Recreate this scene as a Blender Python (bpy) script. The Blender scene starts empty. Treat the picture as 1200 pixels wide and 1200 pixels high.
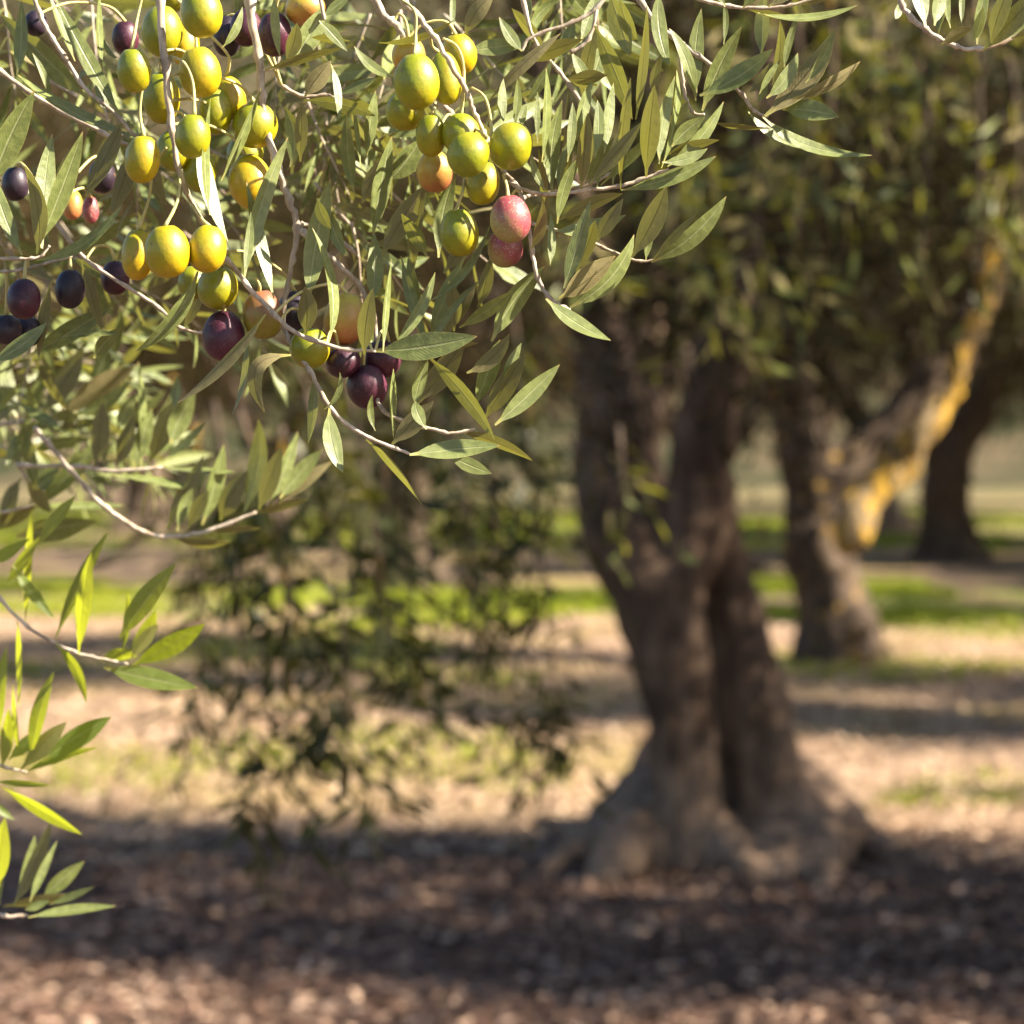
import bpy, bmesh, math, random
import numpy as np
from mathutils import Vector, Matrix, noise as mnoise

random.seed(11)
rng = np.random.default_rng(7)
C = bpy.context.scene.collection
V = Vector

# ------------------------------------------------------------------ camera
K = 0.36 / 1200.0                      # metres per photo pixel, one metre away
HZ = 515.0                             # photo row of the horizon
TH = math.atan((600 - HZ) * K)
CAM = V((0, 0, 1.55))
FWD = V((0, math.cos(TH), -math.sin(TH)))
UPV = V((0, math.sin(TH), math.cos(TH)))
RGT = V((1, 0, 0))
D0 = 1.2

def P(x, y, d):
    return CAM + d * (FWD + (x - 600) * K * RGT - (y - 600) * K * UPV)

def G(x, y, z=0.0):
    r = FWD + (x - 600) * K * RGT - (y - 600) * K * UPV
    return CAM + r * ((z - CAM.z) / r.z)

sc = bpy.context.scene
cam = bpy.data.cameras.new('camera')
co = bpy.data.objects.new('camera', cam)
C.objects.link(co)
co.location = CAM
co.rotation_euler = (math.pi / 2 - TH, 0, 0)
cam.sensor_width = 36
cam.lens = 100
cam.clip_start = 0.05
cam.clip_end = 900
cam.dof.use_dof = True
cam.dof.focus_distance = D0 + 0.005
cam.dof.aperture_fstop = 13.0
sc.camera = co

# ------------------------------------------------------------------ light
SUN = V((0.775, -0.19, 0.60)).normalized()
EL = math.asin(SUN.z)
w = bpy.data.worlds.new('World')
sc.world = w
w.use_nodes = True
nt = w.node_tree
sky = nt.nodes.new('ShaderNodeTexSky')
sky.sky_type = 'NISHITA'
sky.sun_disc = False
sky.sun_elevation = EL
sky.sun_rotation = math.atan2(SUN.x, SUN.y)
nt.links.new(sky.outputs[0], nt.nodes['Background'].inputs[0])
nt.nodes['Background'].inputs[1].default_value = 0.05
sl = bpy.data.lights.new('sun', 'SUN')
sl.energy = 5.0
sl.angle = math.radians(0.53)
sl.color = (1.0, 0.88, 0.72)
so = bpy.data.objects.new('sun', sl)
C.objects.link(so)
so.location = (6, -3, 8)
so.rotation_euler = SUN.to_track_quat('Z', 'Y').to_euler()
sc.view_settings.view_transform = 'Standard'
sc.view_settings.look = 'None'
sc.view_settings.exposure = 2.12
sc.view_settings.gamma = 1

# ------------------------------------------------------------------ node helpers
class NT:
    def __init__(s, name):
        s.m = bpy.data.materials.new(name)
        s.m.use_nodes = True
        s.t = s.m.node_tree
        s.t.nodes.clear()
        s.out = s.t.nodes.new('ShaderNodeOutputMaterial')
    def n(s, typ, **kw):
        nd = s.t.nodes.new(typ)
        for k, v in kw.items():
            if hasattr(nd, k) and k not in ('inputs',):
                setattr(nd, k, v)
        return nd
    def l(s, a, b): s.t.links.new(a, b)
    def val(s, sock, v):
        if isinstance(v, bpy.types.NodeSocket): s.l(v, sock)
        else: sock.default_value = v
    def math(s, op, a, b=None, c=None, clamp=False):
        nd = s.n('ShaderNodeMath', operation=op, use_clamp=clamp)
        s.val(nd.inputs[0], a)
        if b is not None: s.val(nd.inputs[1], b)
        if c is not None: s.val(nd.inputs[2], c)
        return nd.outputs[0]
    def mix(s, f, a, b, mode='MIX'):
        nd = s.n('ShaderNodeMix', data_type='RGBA', blend_type=mode)
        s.val(nd.inputs[0], f)
        s.val(nd.inputs[6], a if isinstance(a, bpy.types.NodeSocket) else (*a, 1))
        s.val(nd.inputs[7], b if isinstance(b, bpy.types.NodeSocket) else (*b, 1))
        return nd.outputs[2]
    def noise(s, vec, scale, detail=3, rough=0.55):
        nd = s.n('ShaderNodeTexNoise')
        if vec is not None: s.l(vec, nd.inputs['Vector'])
        nd.inputs['Scale'].default_value = scale
        nd.inputs['Detail'].default_value = detail
        nd.inputs['Roughness'].default_value = rough
        return nd.outputs[0]
    def ramp(s, f, lo, hi):
        nd = s.n('ShaderNodeMapRange', interpolation_type='SMOOTHSTEP')
        s.val(nd.inputs[0], f)
        nd.inputs[1].default_value = lo
        nd.inputs[2].default_value = hi
        return nd.outputs[0]
    def coord(s, which='Object'):
        return s.n('ShaderNodeTexCoord').outputs[which]
    def sep(s, v):
        nd = s.n('ShaderNodeSeparateXYZ'); s.l(v, nd.inputs[0]); return nd.outputs
    def bump(s, h, strength, dist=0.001):
        nd = s.n('ShaderNodeBump')
        nd.inputs['Strength'].default_value = strength
        nd.inputs['Distance'].default_value = dist
        s.l(h, nd.inputs['Height'])
        return nd.outputs[0]
    def princ(s, col, rough=0.5, spec=0.5, normal=None, **kw):
        nd = s.n('ShaderNodeBsdfPrincipled')
        s.val(nd.inputs['Base Color'], col if isinstance(col, bpy.types.NodeSocket) else (*col, 1))
        s.val(nd.inputs['Roughness'], rough)
        s.val(nd.inputs['Specular IOR Level'], spec)
        if normal is not None: s.l(normal, nd.inputs['Normal'])
        for k, v in kw.items(): s.val(nd.inputs[k.replace('_', ' ')], v)
        return nd.outputs[0]
    def done(s, sh):
        s.l(sh, s.out.inputs[0]); return s.m

def leaf_material(name, top_a, top_b, bot_a, bot_b, trans_a, trans_b, tf, vein=True, spec=0.45):
    t = NT(name)
    g = t.n('ShaderNodeNewGeometry')
    rnd = g.outputs['Random Per Island']
    back = g.outputs['Backfacing']
    top = t.mix(rnd, top_a, top_b)
    bot = t.mix(rnd, bot_a, bot_b)
    tr = t.mix(rnd, trans_a, trans_b)
    nrm = None
    if vein:
        oc = t.coord('Object')
        nz = t.noise(oc, 260, 4, 0.6)
        uv = t.sep(t.coord('UV'))
        av = t.math('ABSOLUTE', t.math('SUBTRACT', uv[1], 0.5))
        rib = t.math('SUBTRACT', 1.0, t.ramp(av, 0.015, 0.06))
        # side veins run forward from the rib
        wv = t.math('SINE', t.math('MULTIPLY', t.math('ADD', uv[0], t.math('MULTIPLY', av, -0.35)), 150.0))
        edge = t.ramp(av, 0.455, 0.495)
        mott = t.ramp(nz, 0.35, 0.7)
        top = t.mix(t.math('MULTIPLY', mott, 0.35), top, tuple(min(1, c * 1.8 + .01) for c in top_b))
        top = t.mix(t.math('MULTIPLY', rib, 0.6), top, (0.36, 0.38, 0.2))
        top = t.mix(t.math('MULTIPLY', edge, 0.45), top, (0.34, 0.31, 0.1))
        bot = t.mix(t.math('MULTIPLY', mott, 0.3), bot, tuple(c * 0.7 for c in bot_a))
        bot = t.mix(t.math('MULTIPLY', rib, 0.5), bot, tuple(c * 0.45 for c in bot_a))
        bot = t.mix(t.math('MULTIPLY', edge, 0.5), bot, (0.5, 0.45, 0.16))
        # petiole and dry tip
        pet = t.math('SUBTRACT', 1.0, t.ramp(uv[0], 0.05, 0.14))
        top = t.mix(t.math('MULTIPLY', pet, 0.8), top, (0.36, 0.33, 0.1))
        bot = t.mix(t.math('MULTIPLY', pet, 0.8), bot, (0.36, 0.33, 0.1))
        tip = t.ramp(uv[0], 0.955, 0.99)
        top = t.mix(t.math('MULTIPLY', tip, 0.8), top, (0.4, 0.28, 0.1))
        bot = t.mix(t.math('MULTIPLY', tip, 0.8), bot, (0.4, 0.28, 0.1))
        h = t.math('ADD', t.math('MULTIPLY', wv, 0.04), t.math('ADD', nz, t.math('MULTIPLY', rib, -0.8)))
        spot = t.math('MULTIPLY', t.ramp(t.noise(oc, 620, 2, 0.5), 0.66, 0.72), t.ramp(rnd, 0.35, 0.8))
        top = t.mix(t.math('MULTIPLY', spot, 0.75), top, (0.09, 0.055, 0.02))
        bot = t.mix(t.math('MULTIPLY', spot, 0.6), bot, (0.10, 0.06, 0.025))
        nrm = t.bump(h, 0.45, 0.0007)
    col = t.mix(back, top, bot)
    rough = t.math('MULTIPLY_ADD', back, 0.3, 0.42 if vein else 0.42)
    p = t.princ(col, rough, t.math('MULTIPLY_ADD', back, -0.6 * spec, spec), nrm)
    trn = t.n('ShaderNodeBsdfTranslucent')
    t.l(tr, trn.inputs[0])
    if nrm is not None: t.l(nrm, trn.inputs[1])
    ms = t.n('ShaderNodeMixShader')
    ms.inputs[0].default_value = tf
    t.l(p, ms.inputs[1]); t.l(trn.outputs[0], ms.inputs[2])
    return t.done(ms.outputs[0])

M = {}
M['leaf'] = leaf_material('olive_leaf', (0.050, 0.080, 0.020), (0.18, 0.21, 0.062),
                          (0.17, 0.135, 0.052), (0.27, 0.24, 0.12), (0.24, 0.24, 0.035), (0.36, 0.36, 0.05), 0.25, spec=0.62)
M['young_leaf'] = leaf_material('young_olive_leaf', (0.10, 0.15, 0.035), (0.14, 0.19, 0.05),
                          (0.28, 0.25, 0.09), (0.32, 0.32, 0.12), (0.48, 0.57, 0.02), (0.62, 0.66, 0.03), 0.55)
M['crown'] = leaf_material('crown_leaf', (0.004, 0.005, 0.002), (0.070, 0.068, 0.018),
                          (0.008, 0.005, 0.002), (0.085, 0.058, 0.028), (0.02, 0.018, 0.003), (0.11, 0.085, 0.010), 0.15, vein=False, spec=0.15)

M['shade_droop'] = leaf_material('shaded_drooping_leaf', (0.010, 0.015, 0.005), (0.07, 0.085, 0.025), (0.016, 0.018, 0.007), (0.05, 0.05, 0.02), (0.04, 0.04, 0.005), (0.25, 0.24, 0.015), 0.2, vein=False, spec=0.25)  # darkened copy of the hanging leaf, shade put into its colour
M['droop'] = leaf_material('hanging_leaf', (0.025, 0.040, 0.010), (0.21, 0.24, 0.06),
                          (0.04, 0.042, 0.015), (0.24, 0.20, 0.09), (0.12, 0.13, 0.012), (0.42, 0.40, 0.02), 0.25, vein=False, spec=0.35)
def olive_material(name, base, second, axis, lo, hi, speck, speck_amt, bloom=0.0, rough=0.3):
    coat = 0.12 if base[1] < 0.02 else 0.3
    t = NT(name)
    oc = t.coord('Object')
    rnd = t.n('ShaderNodeObjectInfo').outputs['Random']
    gen = t.sep(t.coord('Generated'))
    n1 = t.noise(oc, 140, 4, 0.6)
    n2 = t.noise(oc, 420, 3, 0.6)
    g = t.math('ADD', t.math('MULTIPLY', gen[0], axis[0]), t.math('MULTIPLY', gen[2], axis[1]))
    g = t.math('ADD', g, t.math('MULTIPLY', t.math('SUBTRACT', n1, 0.5), 0.7))
    g = t.math('ADD', g, t.math('MULTIPLY', t.math('SUBTRACT', rnd, 0.5), 0.25))
    col = t.mix(t.ramp(g, lo, hi), base, second)
    col = t.mix(t.math('MULTIPLY', t.ramp(n2, 0.45, 0.75), 0.35), col, tuple(c * 0.62 for c in base))
    n4 = t.noise(oc, 75, 3, 0.65)
    col = t.mix(t.math('MULTIPLY', t.ramp(n4, 0.5, 0.7), 0.3), col, (base[0] * 1.05, base[1] * 0.62, base[2]))
    scar = t.ramp(t.noise(oc, 230, 2, 0.4), 0.70, 0.75)
    col = t.mix(t.math('MULTIPLY', scar, 0.7), col, (0.16, 0.09, 0.03))
    vo = t.n('ShaderNodeTexVoronoi'); t.l(oc, vo.inputs['Vector']); vo.inputs['Scale'].default_value = 900
    dots = t.math('SUBTRACT', 1.0, t.ramp(vo.outputs['Distance'], 0.12, 0.3))
    dots = t.math('MULTIPLY', dots, t.ramp(n1, 0.3, 0.6))
    col = t.mix(t.math('MULTIPLY', dots, speck_amt), col, speck)
    if bloom:
        col = t.mix(t.math('MULTIPLY', t.ramp(n1, 0.4, 0.7), bloom), col, (0.22, 0.18, 0.26))
    nr = t.bump(t.math('ADD', n2, t.math('MULTIPLY', n1, 0.6)), 0.28, 0.0007)
    rg = t.math('MULTIPLY_ADD', n1, 0.22, rough + 0.06)
    return t.done(t.princ(col, rg, 0.55 if coat > 0.2 else 0.4, nr, Coat_Weight=coat, Coat_Roughness=0.22, Subsurface_Weight=0.12, Subsurface_Scale=0.004, Subsurface_Radius=(1.0, 0.7, 0.25)))

OM = {
 'g': olive_material('green_olive_skin', (0.19, 0.22, 0.0), (0.37, 0.29, 0.0), (0.5, -0.5), -0.2, 0.45, (0.5, 0.46, 0.08), 0.18),
 'y': olive_material('yellow_olive_skin', (0.29, 0.26, 0.0), (0.54, 0.34, 0.0), (0.5, -0.4), -0.2, 0.4, (0.6, 0.48, 0.08), 0.2),
 'o': olive_material('blushing_olive_skin', (0.40, 0.31, 0.025), (0.40, 0.14, 0.05), (0.35, -0.9), -0.65, 0.1, (0.6, 0.45, 0.2), 0.3),
 'm': olive_material('marbled_olive_skin', (0.22, 0.19, 0.012), (0.22, 0.08, 0.04), (0.3, 0.6), 0.2, 0.8, (0.45, 0.35, 0.2), 0.3),
 'p': olive_material('pink_olive_skin', (0.30, 0.24, 0.07), (0.27, 0.045, 0.060), (0.8, 0.7), 0.2, 0.7, (0.62, 0.46, 0.42), 0.85, 0.0, 0.36),
 'd': olive_material('purple_olive_skin', (0.028, 0.007, 0.014), (0.085, 0.014, 0.032), (0.6, -0.3), -0.1, 0.5, (0.3, 0.18, 0.24), 0.3, 0.05),
 'k': olive_material('black_olive_skin', (0.014, 0.009, 0.016), (0.03, 0.014, 0.026), (0.5, -0.3), -0.1, 0.5, (0.12, 0.1, 0.14), 0.2, 0.06),
}
OLAB = {'o': 'olive turning orange and red', 'm': 'brownish olive with a red blush', 'p': 'pink speckled ripening olive',
        'd': 'ripe purple olive', 'k': 'ripe black olive', 'y': 'golden yellow olive'}

def wood_material(name, a, b, scale, bump, dist, lichen=None, lich_lo=0.5, base_pale=None):
    t = NT(name)
    oc = t.coord('Object')
    mp = t.n('ShaderNodeMapping'); t.l(oc, mp.inputs[0]); mp.inputs['Scale'].default_value = (1, 1, 0.35)
    n1 = t.noise(mp.outputs[0], scale, 6, 0.65)
    n2 = t.noise(oc, scale * 0.25, 4, 0.6)
    col = t.mix(t.ramp(n1, 0.3, 0.7), a, b)
    col = t.mix(t.math('MULTIPLY', t.ramp(n2, 0.45, 0.65), 0.5), col, tuple(c * 0.55 for c in a))
    if lichen:
        n3 = t.noise(oc, scale * 0.55, 4, 0.6)
        col = t.mix(t.ramp(n3, lich_lo, lich_lo + 0.12), col, lichen)
    if base_pale:  # bark colour gets paler towards the foot of the trunk
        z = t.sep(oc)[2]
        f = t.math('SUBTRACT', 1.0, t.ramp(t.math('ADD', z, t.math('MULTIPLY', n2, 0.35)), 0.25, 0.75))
        col = t.mix(t.math('MULTIPLY', t.math('MULTIPLY', f, t.ramp(n1, 0.3, 0.6)), 0.75), col, base_pale)
    return t.done(t.princ(col, 0.85, 0.2, t.bump(n1, bump, dist)))

M['twig'] = wood_material('twig_bark', (0.30, 0.23, 0.16), (0.60, 0.52, 0.42), 260, 0.4, 0.0008)
M['shoot'] = wood_material('young_shoot', (0.46, 0.40, 0.20), (0.60, 0.54, 0.36), 300, 0.25, 0.0005)
M['stalk'] = wood_material('fruit_stalk', (0.46, 0.40, 0.14), (0.58, 0.50, 0.24), 500, 0.25, 0.0004)
M['bark'] = wood_material('olive_bark', (0.065, 0.045, 0.03), (0.15, 0.11, 0.078), 22, 0.9, 0.03)
M['bark_main'] = wood_material('pale_based_olive_bark', (0.06, 0.036, 0.023), (0.215, 0.147, 0.10), 13, 1.0, 0.04, base_pale=(0.30, 0.205, 0.14))
M['bark2'] = wood_material('lichened_bark', (0.055, 0.038, 0.026), (0.125, 0.092, 0.066), 20, 0.9, 0.03, (0.36, 0.22, 0.03), 0.58)
M['lichen_bark'] = wood_material('yellow_lichen_bark', (0.16, 0.11, 0.06), (0.34, 0.26, 0.14), 13, 0.9, 0.04, (0.50, 0.30, 0.04), 0.46)

# ------------------------------------------------------------------ object helpers
def link(name, me, mat=None, parent=None, loc=None):
    if mat is not None and not me.materials: me.materials.append(mat)
    o = bpy.data.objects.new(name, me)
    C.objects.link(o)
    if loc is not None: o.location = loc
    if parent is not None: o.parent = parent
    return o

def thing(name, label, cat, loc, group=None):
    o = bpy.data.objects.new(name, None)
    o.empty_display_size = 0.05
    C.objects.link(o)
    o.location = loc
    o['label'] = label; o['category'] = cat
    if group: o['group'] = group
    return o

def mesh(name, vs, fs, uv=None, smooth=True):
    me = bpy.data.meshes.new(name)
    me.from_pydata([tuple(v) for v in vs], [], fs)
    if uv:
        ul = me.uv_layers.new(name='uv')
        for lp in me.loops: ul.data[lp.index].uv = uv[lp.vertex_index]
    if smooth: me.polygons.foreach_set('use_smooth', [True] * len(me.polygons))
    me.update()
    return me

def np_mesh(name, verts, tris):
    me = bpy.data.meshes.new(name)
    nv, nf = len(verts), len(tris)
    me.vertices.add(nv); me.vertices.foreach_set('co', verts.astype(np.float32).ravel())
    me.loops.add(nf * 3); me.loops.foreach_set('vertex_index', tris.astype(np.int32).ravel())
    me.polygons.add(nf); me.polygons.foreach_set('loop_start', np.arange(0, nf * 3, 3, dtype=np.int32))
    me.update(calc_edges=True)
    return me

def catmull(pts, per=5):
    """pts: list of (Vector, r) -> smooth list"""
    n = len(pts)
    if n == 2:
        return [(pts[0][0].lerp(pts[1][0], i / 4), pts[0][1] + (pts[1][1] - pts[0][1]) * i / 4) for i in range(5)]
    out = []
    for i in range(n - 1):
        p0 = pts[max(i - 1, 0)]; p1 = pts[i]; p2 = pts[i + 1]; p3 = pts[min(i + 2, n - 1)]
        for k in range(per):
            t = k / per
            q = 0.5 * ((2 * p1[0]) + (p2[0] - p0[0]) * t + (2 * p0[0] - 5 * p1[0] + 4 * p2[0] - p3[0]) * t * t
                       + (3 * p1[0] - p0[0] - 3 * p2[0] + p3[0]) * t ** 3)
            out.append((q, p1[1] + (p2[1] - p1[1]) * t))
    out.append(pts[-1])
    return out

def tube(vs, fs, pts, seg=8, knob=0.0):
    base = len(vs)
    prev = None
    for i, (p, r) in enumerate(pts):
        a = (pts[min(i + 1, len(pts) - 1)][0] - pts[max(i - 1, 0)][0])
        a = a.normalized() if a.length > 1e-9 else V((0, 0, 1))
        if prev is None:
            prev = a.orthogonal().normalized()
        u = (prev - a * prev.dot(a))
        u = u.normalized() if u.length > 1e-6 else a.orthogonal().normalized()
        prev = u
        v = a.cross(u)
        rr = r * (1 + knob * (random.random() - 0.4))
        for k in range(seg):
            an = 2 * math.pi * k / seg
            vs.append(p + (u * math.cos(an) + v * math.sin(an)) * rr)
    n = len(pts)
    for i in range(n - 1):
        for k in range(seg):
            k2 = (k + 1) % seg
            fs.append((base + i * seg + k, base + i * seg + k2, base + (i + 1) * seg + k2, base + (i + 1) * seg + k))
    fs.append(tuple(base + k for k in reversed(range(seg))))
    fs.append(tuple(base + (n - 1) * seg + k for k in range(seg)))

VV = [-1, -0.55, 0, 0.55, 1]
def leaf_geo(vs, fs, uv, B, T, W, n, bend=V((0, 0, 0)), curl=0.05, fold=0.22, N=11, twist=0.0):
    a = T - B; L = a.length; a = a / L
    n = (n - a * n.dot(a)).normalized()
    base = len(vs)
    pts = []
    for i in range(N):
        t = i / (N - 1)
        q = 4 * t * (1 - t)
        pts.append(B + (T - B) * t + bend * q - n * (L * curl * q))
    for i in range(N):
        t = i / (N - 1)
        ax = (pts[min(i + 1, N - 1)] - pts[max(i - 1, 0)]).normalized()
        nn = (n - ax * n.dot(ax)).normalized()
        if twist: nn = Matrix.Rotation(twist * (t - 0.4), 3, ax) @ nn
        s = ax.cross(nn)
        if t < 0.07: hw = W * 0.055
        else:
            u = (t - 0.07) / 0.93
            hw = max(W * 0.05 * (1 - u), W * 0.5 * max(0.0, math.sin(math.pi * u ** 0.86)) ** 0.85)
        if i == N - 1: hw = W * 0.012
        for v in VV:
            vs.append(pts[i] + s * (v * hw) + nn * (hw * fold * (abs(v) - 0.35 * v * v)))
            uv.append((t, (v + 1) / 2))
    m = len(VV)
    for i in range(N - 1):
        for j in range(m - 1):
            fs.append((base + i * m + j, base + i * m + j + 1, base + (i + 1) * m + j + 1, base + (i + 1) * m + j))

def leaf_spec(spec, d):
    """leaf measured on the photo: base, tip, seen width, which face is seen -> geometry arguments"""
    bx, by, tx, ty, wd, side = spec[:6]
    bend = spec[6] if len(spec) > 6 else (random.uniform(-1, 1) * 4, random.uniform(-1, 1) * 3)
    Lp = math.hypot(tx - bx, ty - by)
    dz = random.uniform(-0.22, 0.22) * Lp * K * d
    B = P(bx, by, d); T = P(tx, ty, d + dz)
    a = (T - B).normalized()
    view = (B - CAM).normalized()
    n0 = (-view - a * (-view).dot(a)).normalized()
    if side in 'tx': phi = random.uniform(12, 36)
    elif side == 'b': phi = random.uniform(36, 52)
    else: phi = random.uniform(36, 48)
    if wd < 0.1 * Lp: phi = random.uniform(58, 68)
    c1 = Matrix.Rotation(math.radians(phi), 3, a) @ n0
    c2 = Matrix.Rotation(-math.radians(phi), 3, a) @ n0
    hi, lo = (c1, c2) if c1.dot(SUN) > c2.dot(SUN) else (c2, c1)
    nv = hi if side in 't' else lo
    W = min(wd / math.cos(math.radians(phi)), 0.42 * Lp + 6) * K * d
    n = -nv if side in 'bB' else nv
    bv = (RGT * bend[0] - UPV * bend[1]) * K * d
    return B, T, W, n, bv

def olive_mesh(rx, rz, name='olive'):
    vs, fs = [], []
    R, S = 15, 22
    for i in range(R + 1):
        th = math.pi * i / R
        z = math.cos(th); r = math.sin(th)
        r = r ** 0.93 * (1 - 0.05 * z)
        zz = z * (1.0 if z > 0 else 1.03)
        if z > 0.93: zz -= (z - 0.93) * 0.9
        if i == 0 or i == R: vs.append(V((0, 0, zz * rz)))
        else:
            for k in range(S):
                an = 2 * math.pi * k / S
                vs.append(V((r * rx * math.cos(an), r * rx * math.sin(an), zz * rz)))
    for k in range(S): fs.append((0, 1 + k, 1 + (k + 1) % S))
    for i in range(R - 2):
        for k in range(S):
            a = 1 + i * S + k; b = 1 + i * S + (k + 1) % S
            fs.append((a, a + S, b + S, b))
    so = random.uniform(0, 99)
    for q in vs:
        u = q.normalized()
        q *= 1 + 0.028 * mnoise.noise(u * 1.3 + V((so, 0, 0))) + 0.008 * mnoise.noise(u * 4 + V((so, 5, 0)))
    e = 1 + (R - 1) * S
    for k in range(S): fs.append((e, e - S + (k + 1) % S, e - S + k))
    return mesh(name, vs, fs)

BR_GROUP = 'olive branches hanging in the foreground'
class Branch:
    def __init__(s, label, d, stem_lists, group=BR_GROUP, name='olive_branch', mat='twig', leafmat='leaf'):
        s.d = d
        s.leafmat = leafmat
        x, y = stem_lists[0][0][:2]
        s.org = P(x, y, d)
        s.root = thing(name, label, 'branch', s.org, group)
        vs, fs = [], []
        s.samples = []
        for st in stem_lists:
            pts = []
            for q in st:
                dd = d + (q[3] if len(q) > 3 else 0.0)
                pts.append((P(q[0], q[1], dd) - s.org, (0.76 if d < 1.4 else 0.6) * q[2] * K * dd))
            sm = catmull(pts, 6)
            s.samples += [p for p, r in sm]
            vs, fs = [], []
            ph = random.randint(0, 4)
            sm = [(p + V((random.uniform(-1, 1), random.uniform(-1, 1), random.uniform(-1, 1))) * r * 0.28, r * (1.32 if (i + ph) % 5 == 0 else 0.92)) for i, (p, r) in enumerate(sm)]
            tube(vs, fs, sm, 8, 0.2)
            link('stem', mesh('stem', vs, fs), M[mat], s.root)
    def leaves(s, specs, dd=0.0):
        for sp in specs:
            d = s.d + dd + random.uniform(-0.012, 0.018)
            B, T, W, n, bv = leaf_spec(sp, d)
            vs, fs, uv = [], [], []
            leaf_geo(vs, fs, uv, V((0, 0, 0)), T - B, W, n, bv, random.uniform(-0.03, 0.07), random.uniform(0.12, 0.3), 11, random.uniform(-0.35, 0.35))
            link('leaf', mesh('leaf', vs, fs, uv), M[s.leafmat], s.root, B - s.org)
    def olive(s, x, y, rx, ry, kind='g', dd=0.0, rot=0.0, stalk=None):
        d = s.d + dd
        c = P(x, y, d)
        me = olive_mesh(rx * K * d, ry * K * d)
        o = link('olive', me, OM[kind], s.root, c - s.org)
        q = Matrix.Rotation(-math.radians(rot), 4, 'Y') @ Matrix.Rotation(random.uniform(-0.25, 0.25), 4, 'X')
        o.rotation_euler = q.to_euler()
        if kind in OLAB: o['label'] = OLAB[kind]
        top = c + (q.to_3x3() @ V((0, 0, ry * K * d * 0.93)))
        qi = q.to_3x3().inverted()
        if stalk is not None:
            pts = [P(a, b, s.d + e) for a, b, e in [(k[0], k[1], k[2] if len(k) > 2 else dd * 0.8) for k in stalk]] + [top]
        else:
            near = min(s.samples, key=lambda p: (p + s.org - top - V((0, 0, 0.012))).length)
            st = near + s.org
            pts = [st, st.lerp(top, 0.35) + V((0, 0, 0.006)), st.lerp(top, 0.8) + V((0, 0, 0.006)), top]
        r = 0.00062
        loc = [(qi @ (p - c), r * (1.0 if i < len(pts) - 1 else 1.45)) for i, p in enumerate(pts)]
        vs, fs = [], []
        tube(vs, fs, catmull(loc, 5), 7, 0.2)
        link('stalk', mesh('stalk', vs, fs), M['stalk'], o)

def auto_twig(vs, fs, uv, sv, sf, start, direc, length, lpx, n_pairs, droop=0.25, wid=0.175, rad=0.0008, N=8, sunb=0.7):
    """a leafy shoot: stem polyline and opposite leaf pairs, leaf faces turned to the tip and the sun"""
    d = direc.normalized(); p = start.copy(); pts = [(p.copy(), rad)]
    step = length / (n_pairs + 1)
    side = d.orthogonal().normalized()
    side = Matrix.Rotation(random.uniform(0, 6.28), 3, d) @ side
    for i in range(n_pairs + 1):
        d = (d + V((random.uniform(-.12, .12), random.uniform(-.12, .12), random.uniform(-.12, .12))) + V((0, 0, -droop)) * 0.25).normalized()
        p = p + d * step
        pts.append((p.copy(), rad * (1 - 0.7 * (i + 1) / (n_pairs + 1))))
        side = Matrix.Rotation(math.radians(90 + random.uniform(-25, 25)), 3, d) @ (side - d * side.dot(d)).normalized()
        last = (i == n_pairs)
        for sg in ((1, -1, 0) if last else (1, -1)):
            ang = math.radians(random.uniform(35, 65) if not last else random.uniform(15, 30))
            ld = (d * math.cos(ang) + side * sg * math.sin(ang) + V((0, 0, random.uniform(-.05, .3)))).normalized()
            L = lpx * random.uniform(0.7, 1.15) * (0.7 if last else 1)
            nn = d * 0.8 + SUN * sunb + V((random.uniform(-.5, .5), random.uniform(-.5, .5), random.uniform(-.5, .5)))
            if abs(nn.normalized().dot(ld)) > 0.95: nn = nn + V((0.3, -0.5, 0.4))
            q = p + side * sg * rad * 0.5
            leaf_geo(vs, fs, uv, q, q + ld * L, L * wid * random.uniform(0.8, 1.2), nn, V((0, 0, random.uniform(-.04, .05) * L)), random.uniform(-0.05, 0.07), 0.22, N, random.uniform(-.3, .3))
    tube(sv, sf, catmull(pts, 3), 6, 0.1)

def auto_branch(label, d, specs, group=BR_GROUP, leafmat='leaf', lpx=108, wid=0.175, name='olive_branch', olives=(), cat='branch'):
    """specs: (x, y, angle deg on the photo, length px, pairs, depth offset)"""
    x0, y0 = specs[0][:2]
    org = P(x0, y0, d)
    root = thing(name, label, cat, org, group)
    vs, fs, uv, sv, sf = [], [], [], [], []
    for (x, y, ang, ln, npair, dd) in specs:
        a = math.radians(ang)
        di = RGT * math.cos(a) - UPV * (-math.sin(a)) * 1.0 + FWD * random.uniform(-.3, .3)
        sv, sf = [], []
        auto_twig(vs, fs, uv, sv, sf, P(x, y, d + dd) - org, di, ln * K * d, lpx * K * D0, npair, wid=wid)
        link('stem', mesh('stem', sv, sf), M['twig'], root)
    link('foliage', mesh('foliage', vs, fs, uv), M[leafmat], root)
    for (x, y, rx, ry, k, dd) in olives:
        c = P(x, y, d + dd)
        o = link('olive', olive_mesh(rx * K * d, ry * K * d), OM[k], root, c - org)
        if k in OLAB: o['label'] = OLAB[k]
        sv2, sf2 = [], []
        tube(sv2, sf2, catmull([(V((0, 0, ry * K * d * 0.9)), 0.001), (V((0.002, 0.002, ry * K * d * 1.5)), 0.0008), (V((0.006, 0.004, ry * K * d * 1.9)), 0.0008)], 4), 6)
        link('stalk', mesh('stalk', sv2, sf2), M['stalk'], o)
    return root

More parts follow.
